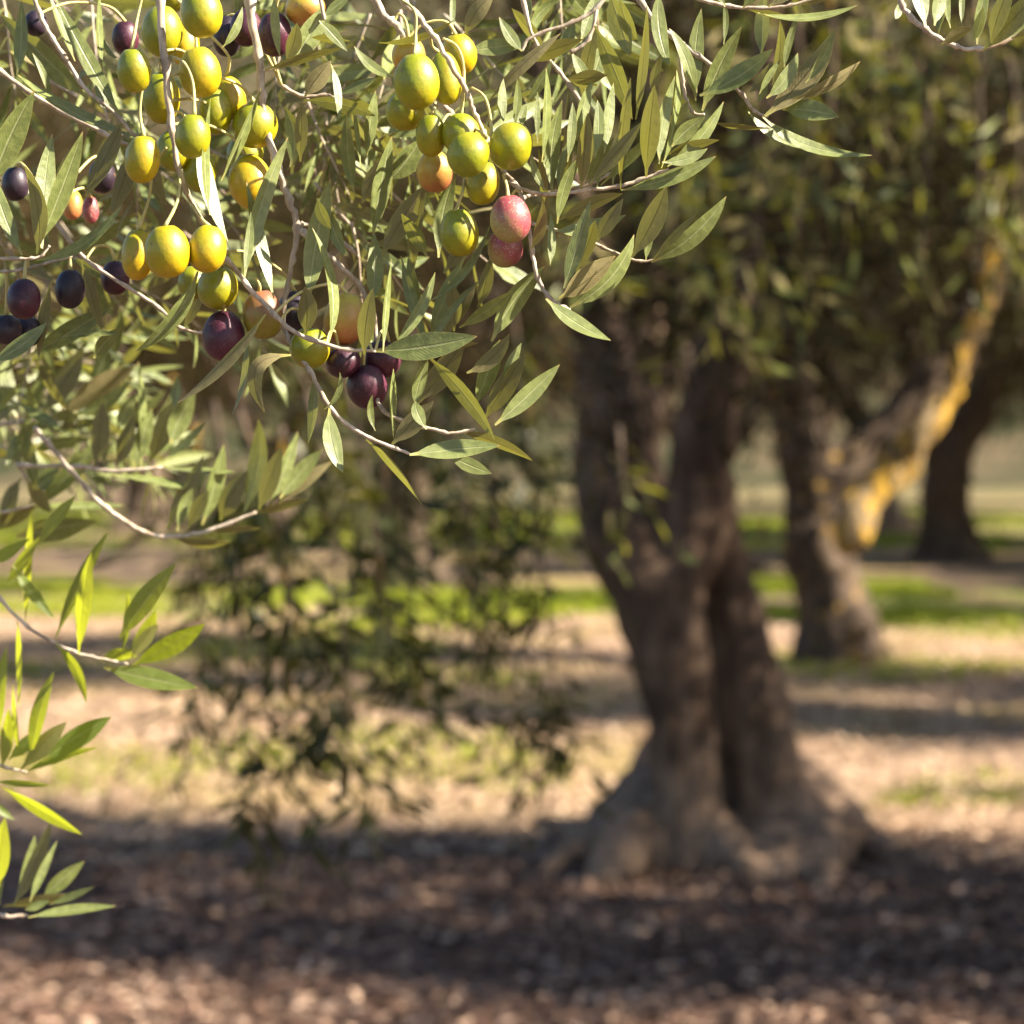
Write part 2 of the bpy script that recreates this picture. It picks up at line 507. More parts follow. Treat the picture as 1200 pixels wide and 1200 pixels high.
# ================================================================== FOREGROUND BRANCHES
# A: pale stem with the left-hand cluster of green olives
A = Branch('pale stemmed branch hung with the big cluster of green olives at upper left', 1.2,
  [[(175, -160, 7), (184, -60, 6.5), (188, 0, 6.2), (195, 90, 5.8), (204, 170, 5.0), (214, 212, 4.2), (232, 250, 3.6, .006), (252, 288, 3.4, .012), (270, 308, 3.6, .006), (300, 346, 3.8, -.002), (345, 388, 3.6, -.006), (400, 408, 3.2, -.006), (440, 411, 2.4, -.004)]])
A.olive(236, 14, 25, 30, 'g', -.012, 8, [(212, -18), (222, -14)])
A.olive(190, 36, 24, 30, 'g', .022, 0)
A.olive(157, 82, 20, 26, 'g', -.010, 4, [(168, -10), (161, 20)])
A.olive(234, 84, 25, 30, 'y', .004, 8, [(200, -5), (216, 8), (228, 38)])
A.olive(189, 114, 22, 30, 'g', .026, 0)
A.olive(216, 50, 18, 27, 'y', .042, 0)
A.olive(167, 186, 21, 28, 'y', -.010, -5, [(187, 70, 0), (170, 92), (164, 130)])
A.olive(226, 159, 21, 26, 'g', -.012, -5, [(200, 66, 0), (216, 74), (226, 98)])
A.olive(270, 114, 18, 26, 'y', .036, 12, [(245, 40), (268, 66)])
A.olive(252, 130, 20, 27, 'g', .030, 5)
A.olive(299, 146, 27, 27, 'g', .030, 0)
A.olive(293, 212, 26, 32, 'y', .032, 10)
A.olive(203, 176, 20, 24, 'g', .026, 0)
A.olive(234, 200, 20, 25, 'g', .030, 0)
A.olive(287, 180, 22, 22, 'g', .052, 0)
A.olive(161, 298, 19, 30, 'y', .004, 0, [(196, 172, 0), (180, 196), (174, 235)])
A.olive(196, 294, 27, 31, 'y', -.016, 5, [(211, 203, 0), (208, 235)])
A.olive(243, 291, 23, 28, 'y', -.010, -8, [(226, 240, 0), (236, 256)])
A.olive(255, 336, 24, 26, 'g', .016, 0)
A.olive(226, 331, 18, 20, 'g', .030, 0)
A.olive(262, 393, 25, 30, 'd', .018, 0)
A.olive(308, 368, 24, 29, 'm', .016, 8, [(300, 326), (304, 334)])
A.olive(363, 407, 24, 24, 'g', .014, 0)
A.olive(404, 373, 25, 31, 'o', .022, -6)
A.olive(346, 366, 22, 26, 'k', .044, 0)
A.olive(402, 424, 21, 18, 'd', .020, 20)
A.olive(430, 452, 24, 26, 'd', .024, 10)
A.olive(448, 420, 23, 22, 'd', .030, -20)
A.leaves([
 (246, 252, 247, 115, 10, 't'), (259, 212, 306, 103, 11, 't'), (236, 152, 267, 283, 19, 't', (-8, 0)),
 (286, 326, 338, 160, 19, 't', (-2, 0)), (321, 350, 289, 213, 15, 't', (4, 0)), (286, 324, 294, 248, 11, 't'),
 (232, 318, 159, 412, 19, 't', (8, 6)), (385, 402, 366, 267, 12, 't', (14, 2)), (358, 392, 357, 336, 24, 'b', (3, 0)),
 (427, 416, 437, 338, 21, 'b', (-2, 0)), (449, 412, 459, 304, 8, 't'), (440, 411, 559, 394, 32, 't', (0, 4)),
 (460, 408, 510, 319, 14, 't', (6, 2)), (311, 368, 208, 472, 14, 'b', (6, 12)), (288, 388, 272, 486, 9, 'T', (5, 0)),
], -0.012)
# B: second pale stem, forks and ends in the lowest twig
B = Branch('pale forked stem behind the green olive cluster, ending in the lowest leafy tip', 1.225,
  [[(282, -150, 8), (293, 0, 7), (304, 75, 6.5), (309, 130, 6), (320, 180, 6), (336, 228, 5.8), (349, 268, 5.5), (341, 312, 4.2), (334, 352, 3.8), (333, 385, 3.6), (346, 412, 3.6, -.01), (363, 434, 3.6, -.02), (385, 475, 3.6, -.025), (416, 504, 3.2, -.025), (452, 521, 3, -.025), (480, 532, 2.4, -.025)],
   [(349, 268, 5), (372, 288, 4.6), (398, 312, 4.4), (424, 338, 4, .01), (440, 380, 3.6, .01), (438, 440, 3.4, .005), (446, 477, 3.4, -.01), (470, 492, 3.2, -.012), (500, 501, 3, -.012), (530, 508, 2.8, -.012), (557, 502, 2.2, -.012)],
   [(352, 262, 4), (385, 272, 3.6, .01), (420, 300, 3.2, .02)]])
B.leaves([
 (459, 521, 508, 470, 23, 'b'), (480, 533, 586, 522, 22, 't', (0, -4)), (525, 533, 576, 555, 17, 't'),
 (429, 515, 494, 591, 9, 'x', (4, -3)), (386, 478, 402, 554, 21, 't', (-4, 2)), (367, 440, 361, 520, 12, 'T', (3, 0)),
 (341, 416, 310, 483, 18, 'b', (-24, -16)), (461, 514, 461, 432, 8, 't'), (500, 503, 487, 470, 15, 't'),
 (440, 505, 437, 462, 8, 't'), (380, 480, 398, 436, 7, 't', (8, 2)),
], -0.03)
B.leaves([
 (536, 505, 624, 540, 13, 'b', (4, -6)), (500, 416, 580, 516, 18, 'x', (2, 0)), (580, 498, 656, 427, 22, 't'),
 (567, 492, 615, 415, 24, 'b', (3, 2)), (588, 450, 611, 402, 12, 't'), (490, 472, 544, 398, 27, 'b'),
 (486, 476, 502, 420, 15, 't'), (556, 478, 586, 398, 22, 't'), (547, 437, 597, 391, 19, 'b', (5, 4)),
 (513, 412, 560, 402, 9, 'b'), (576, 400, 638, 312, 25, 't', (-2, -2)), (538, 384, 600, 341, 16, 'x'), (532, 388, 526, 329, 18, 'b'),
 (361, 356, 387, 210, 27, 't', (-2, 0)), (436, 356, 438, 272, 20, 't'), (340, 196, 333, 125, 20, 'x', (9, 0)),
 (385, 245, 405, 300, 16, 'x'), (372, 232, 388, 268, 14, 'x'),
 (492, 430, 560, 330, 9, 'x', (-2, -4)), (505, 352, 575, 262, 10, 'x', (4, 6)),
], -0.012)
# C: centre cluster
Cb = Branch('branch arching to the olives at top centre, two of them pink', 1.2,
  [[(425, -140, 6), (468, -10, 5.5), (490, 18, 5), (513, 50, 4.6), (533, 84, 4.3), (546, 105, 4), (556, 132, 3.8), (568, 158, 3, .004)],
   [(405, -130, 7, .03), (440, 0, 6.5, .03), (465, 30, 6, .03), (482, 56, 5, .035), (505, 100, 4.5, .04), (527, 132, 4.4, .035), (560, 165, 4, .03), (590, 200, 3.8, .015), (612, 232, 3.6, .004), (622, 285, 3.4), (630, 325, 3.4), (645, 350, 3.2), (668, 363, 2.2)],
   [(596, 214, 3, .01), (630, 227, 3, 0), (680, 224, 3, 0), (730, 217, 3, 0), (758, 208, 2.8), (784, 198, 2.2)],
   [(624, 262, 3, .006), (645, 268, 3, .01), (690, 283, 2.8, .015), (720, 296, 2.6, .015), (748, 306, 2.4, .015), (766, 305, 2, .015)],
   [(610, 232, 3, .02), (640, 226, 2.8, .03), (690, 216, 2.6, .03), (720, 200, 2.2, .03)]])
Cb.olive(488, 95, 27, 33, 'g', -.012, 4, [(470, 0, 0), (486, 13), (487, 40)])
Cb.olive(475, 130, 23, 23, 'g', .016, 0)
Cb.olive(522, 91, 19, 32, 'g', .012, 8, [(504, 40, 0), (507, 55)])
Cb.olive(538, 63, 21, 24, 'y', .034, 10)
Cb.olive(479, 64, 20, 21, 'o', .032, 0)
Cb.olive(505, 158, 18, 25, 'g', .006, 0, [(510, 120, .03), (509, 128)])
Cb.olive(540, 156, 23, 24, 'g', .002, 0, [(519, 45, 0), (535, 54), (543, 76), (543, 110)])
Cb.olive(548, 181, 27, 24, 'g', -.022, 70, [(556, 150, -.002), (572, 165)])
Cb.olive(598, 171, 29, 25, 'g', -.010, 75, [(553, 103, 0), (568, 114), (575, 140)])
Cb.olive(510, 200, 22, 25, 'o', .028, 0)
Cb.olive(566, 214, 20, 26, 'g', .010, -8)
Cb.olive(538, 272, 23, 28, 'g', .006, 8, [(545, 205, .02), (542, 225)])
Cb.olive(598, 256, 24, 28, 'p', -.016, 6, [(590, 205, 0), (594, 218)])
Cb.olive(592, 290, 21, 23, 'p', .008, 0)
Cb.leaves([
 (648, 270, 733, 252, 20, 't', (2, 5)), (661, 338, 692, 234, 20, 'x'), (675, 320, 698, 258, 17, 'b'),
 (655, 350, 721, 300, 26, 'b', (2, 3)), (668, 360, 743, 275, 22, 't', (10, 6)), (740, 302, 781, 218, 26, 'b', (2, 0)),
 (757, 305, 768, 262, 8, 't'), (763, 307, 851, 230, 22, 't', (6, 6)), (765, 304, 816, 250, 10, 'b'),
 (700, 282, 730, 233, 19, 'b'), (655, 258, 730, 227, 16, 'b', (0, -4)), (640, 350, 716, 399, 18, 't', (-2, 4)),
 (641, 262, 631, 175, 10, 'b'), (622, 292, 636, 235, 14, 'b', (6, 4)), (645, 312, 645, 250, 10, 't'), (653, 262, 675, 187, 14, 't'),
 (617, 120, 647, 71, 12, 't'), (635, 190, 640, 80, 10, 't'), (630, 168, 630, 108, 7, 't'), (608, 152, 617, 122, 10, 't'), (602, 152, 606, 93, 10, 't'),
 (590, 148, 590, 92, 11, 't'), (647, 226, 659, 117, 18, 't', (-3, 0)), (655, 218, 662, 148, 13, 'b'), (665, 190, 671, 120, 11, 't'),
 (676, 165, 695, 92, 14, 't', (-2, -2)), (697, 186, 700, 117, 13, 't'), (681, 222, 689, 132, 18, 'b', (2, 0)), (708, 180, 719, 97, 13, 't'),
 (727, 222, 739, 91, 12, 'b', (-6, 0)), (690, 216, 752, 143, 17, 'b'), (704, 217, 774, 150, 12, 't'), (685, 216, 708, 162, 12, 't'),
 (757, 207, 767, 100, 23, 'b', (-3, 0)), (772, 192, 791, 89, 15, 't'), (775, 197, 793, 82, 9, 't'), (728, 223, 839, 183, 18, 't', (5, 6)),
 (782, 195, 848, 119, 16, 't', (5, 5)), (779, 182, 843, 164, 12, 'b', (0, -2)), (776, 190, 829, 174, 14, 't', (2, 4)), (787, 172, 826, 137, 19, 't'),
 (718, 218, 730, 150, 10, 't'), (668, 222, 680, 180, 10, 't'), (640, 224, 622, 178, 9, 't'), (783, 168, 806, 118, 20, 'b'),
 (655, 225, 668, 160, 9, 'x'), (700, 222, 720, 160, 9, 't'),
], -0.004)
Cb.leaves([
 (447, 300, 500, 216, 27, 'b'), (484, 326, 498, 214, 14, 'b'), (514, 302, 534, 202, 20, 't', (-3, 0)), (424, 238, 456, 178, 27, 'b'),
 (437, 276, 459, 160, 22, 't'), (455, 212, 493, 163, 27, 't'), (415, 226, 406, 133, 17, 'x', (-3, 0)), (423, 196, 414, 122, 6, 't'),
 (430, 182, 440, 106, 15, 't'), (400, 121, 445, 134, 17, 'x'), (544, 43, 579, -6, 20, 'b'), (548, 60, 616, 52, 20, 't', (0, -2)),
 (444, 50, 533, 23, 9, 'b', (0, 4)), (462, 90, 415, 54, 12, 't', (-2, 6)), (573, 118, 657, 39, 14, 'b'), (612, 72, 683, 46, 21, 'b'),
 (530, 40, 532, -20, 7, 't'), (470, 300, 500, 400, 14, 'x'), (560, 330, 520, 395, 18, 'b'), (500, 300, 470, 250, 18, 'x'), (520, 320, 560, 270, 20, 'b'),
 (545, 300, 505, 390, 18, 'x'), (560, 360, 575, 300, 16, 'b'), (490, 390, 478, 300, 16, 'x'),
], 0.035)
# E: right-hand top spray
E = Branch('leafy spray without fruit reaching right of the olives at top', 1.215,
  [[(700, -90, 4.5, .02), (760, 15, 4.2, .01), (800, 52, 4, 0), (836, 78, 3.6), (866, 106, 3.4), (884, 130, 3), (900, 137, 2)],
   [(796, 50, 3), (799, 85, 2.8), (803, 112, 2.6), (812, 132, 2.2), (826, 134, 1.6)]])
E.leaves([
 (823, 130, 869, 31, 22, 't', (-2, 0)), (820, 112, 906, 57, 24, 't', (2, 4)), (879, 108, 905, 71, 18, 'b'), (896, 136, 978, 34, 29, 'b', (6, 5)),
 (944, 97, 977, 33, 12, 't', (4, 4)), (929, 116, 1008, 72, 14, 'b', (3, 4)), (898, 115, 935, 62, 17, 't', (5, 3)), (916, 128, 983, 137, 24, 't', (0, -3)),
 (893, 136, 1022, 182, 14, 't', (-8, 9)), (877, 131, 944, 174, 11, 't', (-3, 4)), (834, 143, 906, 150, 7, 'b', (0, 2)),
 (919, 82, 937, 14, 9, 't'), (905, 100, 914, 24, 14, 'b'), (773, -14, 785, 78, 18, 't', (-5, 0)), (815, 118, 784, 33, 15, 't', (4, -4)),
 (816, 112, 822, 10, 19, 't', (-3, 0)), (697, 30, 741, 140, 22, 'x'), (714, -8, 739, 66, 26, 'x'), (726, -5, 748, 50, 16, 'x'), (745, 140, 758, 5, 12, 'b'),
 (765, 112, 775, 62, 12, 'b'), (712, 88, 666, 92, 18, 'b'), (892, 66, 894, -10, 18, 'x'), (848, 52, 848, 0, 7, 't'), (890, 110, 915, 70, 8, 't'),
 (886, 122, 898, 96, 9, 't'),
], -0.004)
# top twigs
Tt = Branch('thin twig lying across the top edge right of centre', 1.19,
  [[(740, -60, 4), (800, -12, 3.6), (825, 1, 3.2), (870, 9, 3), (915, 8, 2.6), (948, 0, 2), (985, -16, 1.6)]])
Tt.leaves([(888, 15, 1005, 6, 9, 't', (0, 6)), (870, 10, 905, -30, 14, 't'), (900, 8, 950, -40, 16, 'b'), (945, 2, 1000, -25, 14, 'b'), (850, 8, 842, -45, 14, 't'),
           (930, 5, 985, -12, 10, 'b'), (874, 10, 930, 22, 8, 'b')], 0)
Tu = Branch('small forked twig with upright leaves above the olives at top centre', 1.25,
  [[(740, -50, 4), (700, 8, 3.6), (665, 28, 3.4), (622, 44, 3), (612, 60, 2.4)], [(700, 8, 3), (690, 45, 3), (668, 62, 3)],
   [(600, -60, 4), (622, 36, 3), (648, 75, 3.4), (664, 95, 3.4), (684, 124, 3.2)]])
Tu.leaves([(620, 36, 656, -2, 13, 't'), (700, 100, 668, 92, 16, 'b'), (665, 94, 712, 88, 18, 'b'), (612, 60, 585, 20, 14, 't'), (640, 60, 600, 10, 14, 'b'), (680, 50, 700, -10, 16, 't'), (668, 60, 690, 110, 14, 't'),
           (620, 30, 610, -20, 12, 't'), (636, 30, 640, -26, 14, 'b'), (648, 76, 672, 20, 16, 'x'), (660, 90, 690, 40, 14, 'b'), (684, 124, 700, 30, 18, 'b'), (684, 124, 712, 40, 20, 't')], 0.01)
# F: corner spray
F = Branch('short leafy spray drooping into the top right corner', 1.2,
  [[(1020, -120, 5), (1052, -8, 4.6), (1066, 18, 4.4), (1085, 35, 4.2), (1104, 47, 4), (1130, 57, 3.4), (1165, 54, 3), (1200, 36, 2.6), (1240, 5, 2)]])
F.leaves([(1103, 52, 1139, 34, 21, 'b', (0, -3)), (1150, 60, 1225, -20, 24, 'b', (2, 4)), (1145, 52, 1160, -30, 14, 't'), (1140, 50, 1152, 8, 12, 'x'), (1160, 55, 1190, -30, 20, 'b'),
          (1114, 33, 1112, -30, 9, 't'), (1127, 30, 1128, -30, 7, 't'), (1100, 40, 1096, -30, 20, 'x'), (1085, 32, 1075, -40, 20, 't'), (1055, 0, 1049, 22, 9, 't'),
          (1175, 50, 1230, 0, 14, 't'), (1185, 45, 1240, 30, 12, 'b'), (1095, 30, 1108, -20, 16, 't'), (1170, 52, 1178, -10, 12, 't')], 0)
# G: left-edge sprig
Gb = Branch('sprig of grey green leaves pointing up at the left edge', 1.19,
  [[(-120, 320, 3.4), (-40, 306, 3), (0, 303, 2.8), (30, 303, 2.6), (48, 300, 2.2), (58, 288, 1.6)]])
Gb.leaves([(-10, 218, 40, 107, 32, 't', (-4, 0)), (49, 291, 61, 157, 25, 't', (0, 0)), (46, 287, 97, 154, 24, 't', (4, 4)), (43, 298, 29, 194, 20, 'b', (6, 0)), (26, 299, -14, 190, 18, 't', (-2, 4)),
           (42, 305, 144, 239, 14, 't', (6, 12)), (10, 301, -20, 285, 16, 'b'), (-10, 424, 55, 378, 19, 't', (2, 4)), (-30, 300, -60, 210, 20, 't')], 0)
# J: brown stem with big dark leaf top left
J = Branch('brown twig with a long shaded leaf in the top left corner', 1.225,
  [[(10, -110, 4), (42, 5, 3.8), (62, 45, 3.6), (78, 70, 3.4), (102, 106, 3.2), (132, 130, 3), (160, 160, 2.4), (190, 180, 2)],
   [(-40, 60, 4, .05), (0, 84, 4, .05), (40, 112, 3.6, .05), (90, 140, 3.2, .05), (150, 170, 3, .05)]])
J.olive(42, 27, 14, 15, 'k', .01)
J.olive(147, 44, 16, 20, 'd', .03)
J.leaves([(104, 116, 0, 16, 27, 'x'), (158, 160, 20, 87, 14, 't', (-4, 8)), (141, 135, 64, -5, 19, 't', (0, 4)), (88, 72, 57, -8, 8, 't', (2, 2)), (120, 85, 117, -10, 8, 't'), (139, 70, 119, 40, 6, 't'),
          (20, 88, 25, 0, 16, 'x'), (130, 130, 112, 98, 10, 't'), (0, 60, -30, 20, 14, 't'), (60, 120, 38, 62, 8, 't'), (145, 140, 100, 230, 22, 'b'), (160, 160, 130, 250, 22, 'b'), (90, 165, 60, 240, 18, 'b'),
          (170, 175, 195, 240, 18, 'b')], .012)
# K: sprig of small leaves at x 310-400 on the second stem
Kb = Branch('side twig with tan and green leaves above the forked stem', 1.205,
  [[(309, 83, 2.4), (330, 78, 2.2), (345, 72, 1.8)], [(360, -60, 3), (375, 0, 3), (380, 24, 2.4)], [(330, 100, 3, .05), (356, 113, 3, .05), (385, 112, 2.6, .05), (410, 128, 2.4, .05)]])
Kb.olive(322, 40, 20, 26, 'd', .03)
Kb.olive(358, 10, 24, 19, 'o', .03)
Kb.olive(288, 32, 19, 22, 'd', .05)
Kb.olive(266, 42, 17, 24, 'k', .06)
Kb.leaves([(322, -8, 328, 66, 11, 't'), (335, 72, 348, 27, 18, 'b'), (342, 72, 380, 7, 27, 't', (2, 2)), (310, 82, 399, 57, 12, 'b', (4, -1)), (374, 24, 407, 60, 14, 't'), (357, 113, 388, 71, 25, 'b'),
           (388, 75, 397, 142, 9, 't'), (356, 117, 440, 136, 17, 'x'), (394, 112, 441, 92, 11, 't'), (352, 190, 354, 118, 16, 'b'), (260, 56, 284, 8, 10, 't'), (410, 48, 365, 44, 10, 'b'), (380, 20, 412, -6, 12, 't')], 0)

# N: dark-fruited branch left
Nb = Branch('branch of dark ripe olives at the left edge below the green cluster', 1.26,
  [[(60, 255, 3.2), (95, 298, 3), (132, 326, 2.8), (180, 356, 2.8), (212, 384, 2.6), (238, 390, 2)], [(-60, 300, 3), (0, 318, 2.6), (40, 312, 2.4), (85, 300, 2)]])
for a in [(28, 350, 20, 24, 'd', -.01), (82, 338, 18, 23, 'k', 0), (135, 325, 17, 20, 'd', .01), (8, 386, 18, 18, 'k', .005), (32, 388, 18, 18, 'k', .02), (120, 206, 16, 20, 'k', .06), (85, 240, 12, 18, 'o', .08), (106, 246, 10, 16, 'p', .07), (18, 215, 16, 20, 'k', .05)]:
    Nb.olive(*a)
Nb.leaves([(95, 306, 120, 388, 14, 'b'), (130, 327, 88, 303, 14, 'x'), (215, 385, 240, 340, 12, 'b'), (30, 420, 130, 360, 24, 't'), (60, 330, 45, 420, 14, 'b'), (75, 395, 140, 392, 9, 't'), (110, 420, 142, 384, 18, 't')], 0.02)

# auto leafy branches that fill in behind the hand-measured ones
def rnd_specs(n, x0, x1, y0, y1, a0, a1, l0=130, l1=210, dd=0.05):
    return [(random.uniform(x0, x1), random.uniform(y0, y1), random.uniform(a0, a1), random.uniform(l0, l1), random.randint(5, 7), random.uniform(-dd, dd)) for _ in range(n)]
auto_branch('mass of leaves behind the green olives at the upper left corner', 1.5, rnd_specs(7, -40, 150, -60, 160, -110, -10), olives=[(200, -10, 20, 24, 'g', -.03)])
auto_branch('mass of leaves behind the two pale stems at top', 1.46, rnd_specs(7, 150, 400, -60, 120, -110, -40))
auto_branch('leaves behind the arching branch at top centre', 1.42, rnd_specs(5, 400, 560, -60, 60, -120, -40))
auto_branch('shaded leaves between the forked stem and the centre olives', 1.36, rnd_specs(6, 350, 480, 90, 260, -80, -10))
auto_branch('leaves behind the lowest green olives on the left', 1.55, rnd_specs(6, 40, 240, 150, 330, -110, -20))
auto_branch('leaves between the dark olives and the left sprig', 1.6, rnd_specs(5, -60, 80, 150, 380, -80, 20))
auto_branch('leaves behind the spray right of the olives at top', 1.42, rnd_specs(4, 600, 740, -80, -10, -100, -50, 90, 150))

for i_, (x0_, x1_, y0_, y1_, d_, lab_) in enumerate([
  (620, 980, -560, -200, 1.42, 'unseen leafy branch added for shade above the top edge, nearest over the centre olives'),
  (900, 1300, -760, -380, 1.45, 'unseen leafy branch added for shade above the top edge over the right of the picture'),
  (300, 640, -420, -150, 1.50, 'unseen leafy branch added for shade above the top edge over the left olives'),
  (760, 1150, -480, -160, 1.55, 'unseen leafy branch added for shade above the top edge, set back over the right spray')]):
    auto_branch(lab_, d_, rnd_specs(8, x0_, x1_, y0_, y1_, -120, -20, 150, 230, 0.08), wid=0.2)  # unseen branches added to darken the leaves behind the olives
# H: blurred horizontal branches at the left, behind
H = Branch('pale curved branch with a row of upright leaves, lower left', 1.52,
  [[(40, 500, 5), (75, 541, 5), (96, 566, 5), (126, 596, 5), (165, 622, 5), (205, 629, 4.6), (250, 620, 4.2), (300, 600, 3.2)]])
H.leaves([(237, 615, 262, 521, 20, 't'), (286, 600, 303, 492, 22, 'T'), (258, 610, 290, 552, 26, 'b'), (316, 594, 349, 506, 16, 't'), (303, 598, 330, 524, 22, 'b'), (328, 584, 378, 526, 20, 't'),
          (327, 590, 389, 541, 16, 'b'), (296, 602, 361, 585, 10, 'b'), (246, 623, 306, 619, 10, 'b'), (203, 630, 271, 634, 12, 'b', (0, 4)), (195, 620, 238, 534, 22, 'b'), (208, 622, 226, 572, 14, 't'), (220, 620, 245, 575, 16, 'b')], 0)
H2 = Branch('straight twig with leaves standing above the pale curved branch', 1.54,
  [[(20, 545, 4), (95, 547, 4), (130, 552, 3.8), (190, 548, 3)]])
H2.leaves([(195, 548, 276, 553, 7, 't'), (130, 556, 237, 576, 9, 't'), (165, 548, 162, 424, 9, 't'), (200, 520, 229, 459, 25, 't'), (203, 480, 208, 440, 12, 'T'), (176, 542, 208, 464, 26, 'b'), (156, 548, 178, 479, 20, 't'), (138, 505, 160, 461, 16, 't'),
           (138, 545, 157, 484, 20, 'b'), (122, 545, 128, 500, 10, 't'), (193, 538, 242, 494, 10, 'x'), (110, 545, 120, 470, 22, 'b')], 0)
H3 = Branch('cluster of crossing leaves at the left edge above the curved branch', 1.6,
  [[(-80, 520, 5), (-10, 500, 4.4), (30, 494, 4), (60, 488, 3.4), (80, 486, 2.6)], [(-60, 480, 3.4), (10, 530, 3), (30, 560, 3), (42, 578, 2.4)], [(-60, 600, 3.4), (0, 600, 3), (40, 592, 2.4)]])
H3.leaves([(70, 490, 158, 430, 26, 'b', (0, -6)), (85, 486, 152, 445, 16, 't', (4, 8)), (40, 596, 118, 515, 22, 't'), (40, 528, 106, 514, 14, 'x'), (40, 592, 146, 592, 9, 't'), (20, 628, 114, 610, 28, 'x'), (-10, 622, 42, 590, 26, 'b'),
           (50, 482, 98, 402, 26, 'b'), (30, 490, 52, 424, 16, 't'), (20, 490, 5, 410, 18, 't'), (10, 495, -15, 440, 16, 't'), (60, 488, 92, 490, 14, 'x'), (30, 494, 65, 515, 12, 't'), (108, 455, 131, 400, 18, 't'), (20, 535, 40, 480, 16, 't'),
           (15, 535, -20, 530, 12, 'b'), (25, 560, 5, 620, 18, 'b'), (42, 575, 30, 500, 16, 'T'), (30, 560, 60, 600, 16, 'b'), (0, 498, -20, 560, 14, 't'), (0, 600, -30, 660, 18, 't'), (35, 590, 75, 540, 18, 'x')], 0)
auto_branch('blurred leaves at the left edge above the pale curved branch', 1.8, rnd_specs(7, -60, 90, 380, 520, -40, 40, 90, 160), lpx=125)
auto_branch('blurred leaves behind the straight twig at the left', 1.95, rnd_specs(5, 0, 130, 420, 560, -50, 30, 90, 160), lpx=125)

# I: young bright shoots low on the left
I1 = Branch('shoot with glowing young leaves, uppermost of three low at the left edge', 1.47,
  [[(-70, 640, 4), (-12, 688, 3.8), (25, 728, 3.6), (60, 751, 3.4), (90, 765, 3.2), (118, 772, 2.8), (150, 778, 2)]], leafmat='young_leaf')
I1.leaves([(140, 748, 207, 660, 26, 'T', (-3, 0)), (143, 766, 150, 692, 9, 'T'), (155, 780, 240, 731, 24, 'T', (2, 3)), (154, 771, 186, 731, 16, 'b'), (150, 764, 183, 716, 18, 'T'), (117, 775, 160, 769, 20, 'b', (0, -3)),
           (122, 782, 232, 806, 25, 't', (0, 2)), (66, 755, 101, 824, 12, 'x', (5, -4)), (92, 767, 107, 648, 18, 'b'), (65, 748, 127, 622, 15, 'T', (-2, -4)), (30, 731, 37, 598, 9, 'b', (4, 4)), (15, 662, 63, 725, 14, 't'),
           (-12, 660, 35, 631, 15, 't'), (8, 682, 48, 628, 14, 'b'), (45, 640, 89, 581, 15, 'T'), (20, 725, 22, 830, 7, 'T')], 0)
I2 = Branch('shoot with glowing young leaves, middle of three low at the left edge', 1.47,
  [[(-90, 870, 4), (-20, 890, 3.6), (10, 900, 3.2), (32, 905, 2.4)]], leafmat='young_leaf')
I2.leaves([(0, 862, 8, 758, 15, 'T'), (36, 888, 63, 787, 18, 'T'), (48, 892, 130, 840, 24, 'T', (0, -2)), (24, 902, 78, 846, 22, 'b'), (28, 906, 114, 876, 10, 'T'), (2, 922, 96, 978, 14, 'T', (-2, 3)), (22, 882, 15, 800, 7, 'T'),
           (2, 900, 10, 830, 16, 'b'), (-10, 938, 17, 961, 10, 't'), (-2, 1040, 6, 958, 22, 'b'), (14, 880, 52, 862, 14, 't'), (10, 890, 45, 855, 16, 't'), (-8, 915, 60, 920, 8, 'x')], 0)
I3 = Branch('leafy shoot lowest at the left edge, over the shaded ground', 1.52,
  [[(-90, 1050, 5), (-20, 1066, 4.6), (10, 1074, 4), (32, 1072, 3)]])
I3.leaves([(15, 1062, 60, 962, 18, 'b'), (20, 1050, 41, 979, 12, 't'), (35, 1057, 67, 985, 10, 't'), (50, 1052, 99, 1009, 18, 't'), (58, 1060, 111, 1039, 9, 't'), (4, 1062, 86, 1048, 12, 'b'), (33, 1075, 136, 1062, 12, 't', (0, -4)),
           (0, 1060, 4, 1020, 10, 't'), (30, 1066, 58, 1055, 10, 't')], 0)

# ================================================================== SETTING
def build_remesh(tubes, voxel, disp, seg=14, seed=0.0):
    vs, fs = [], []
    for t in tubes: tube(vs, fs, catmull(t, 5), seg, 0.0)
    me = mesh('raw', vs, fs)
    tmp = bpy.data.objects.new('raw', me)
    C.objects.link(tmp)
    md = tmp.modifiers.new('r', 'REMESH'); md.mode = 'VOXEL'; md.voxel_size = voxel
    ms = tmp.modifiers.new('s', 'SMOOTH'); ms.iterations = 5; ms.factor = 0.5
    dg = bpy.context.evaluated_depsgraph_get()
    out = bpy.data.meshes.new_from_object(tmp.evaluated_get(dg))
    bpy.data.objects.remove(tmp)
    bpy.data.meshes.remove(me)
    out.update()
    nr = [v.normal.copy() for v in out.vertices]
    for v, n in zip(out.vertices, nr):
        c = v.co
        h = mnoise.fractal(V((c.x * 3.2 + seed, c.y * 3.2, c.z * 1.6)), 1.0, 2.0, 3)
        h2 = mnoise.ridged_multi_fractal(V((c.x * 9 + seed, c.y * 9, c.z * 2.5)), 0.9, 2.1, 4, 1.0, 2.0)
        v.co = c + n * disp * (0.9 * h + 0.35 * (h2 - 1.0))
    out.polygons.foreach_set('use_smooth', [True] * len(out.polygons))
    out.update()
    return out

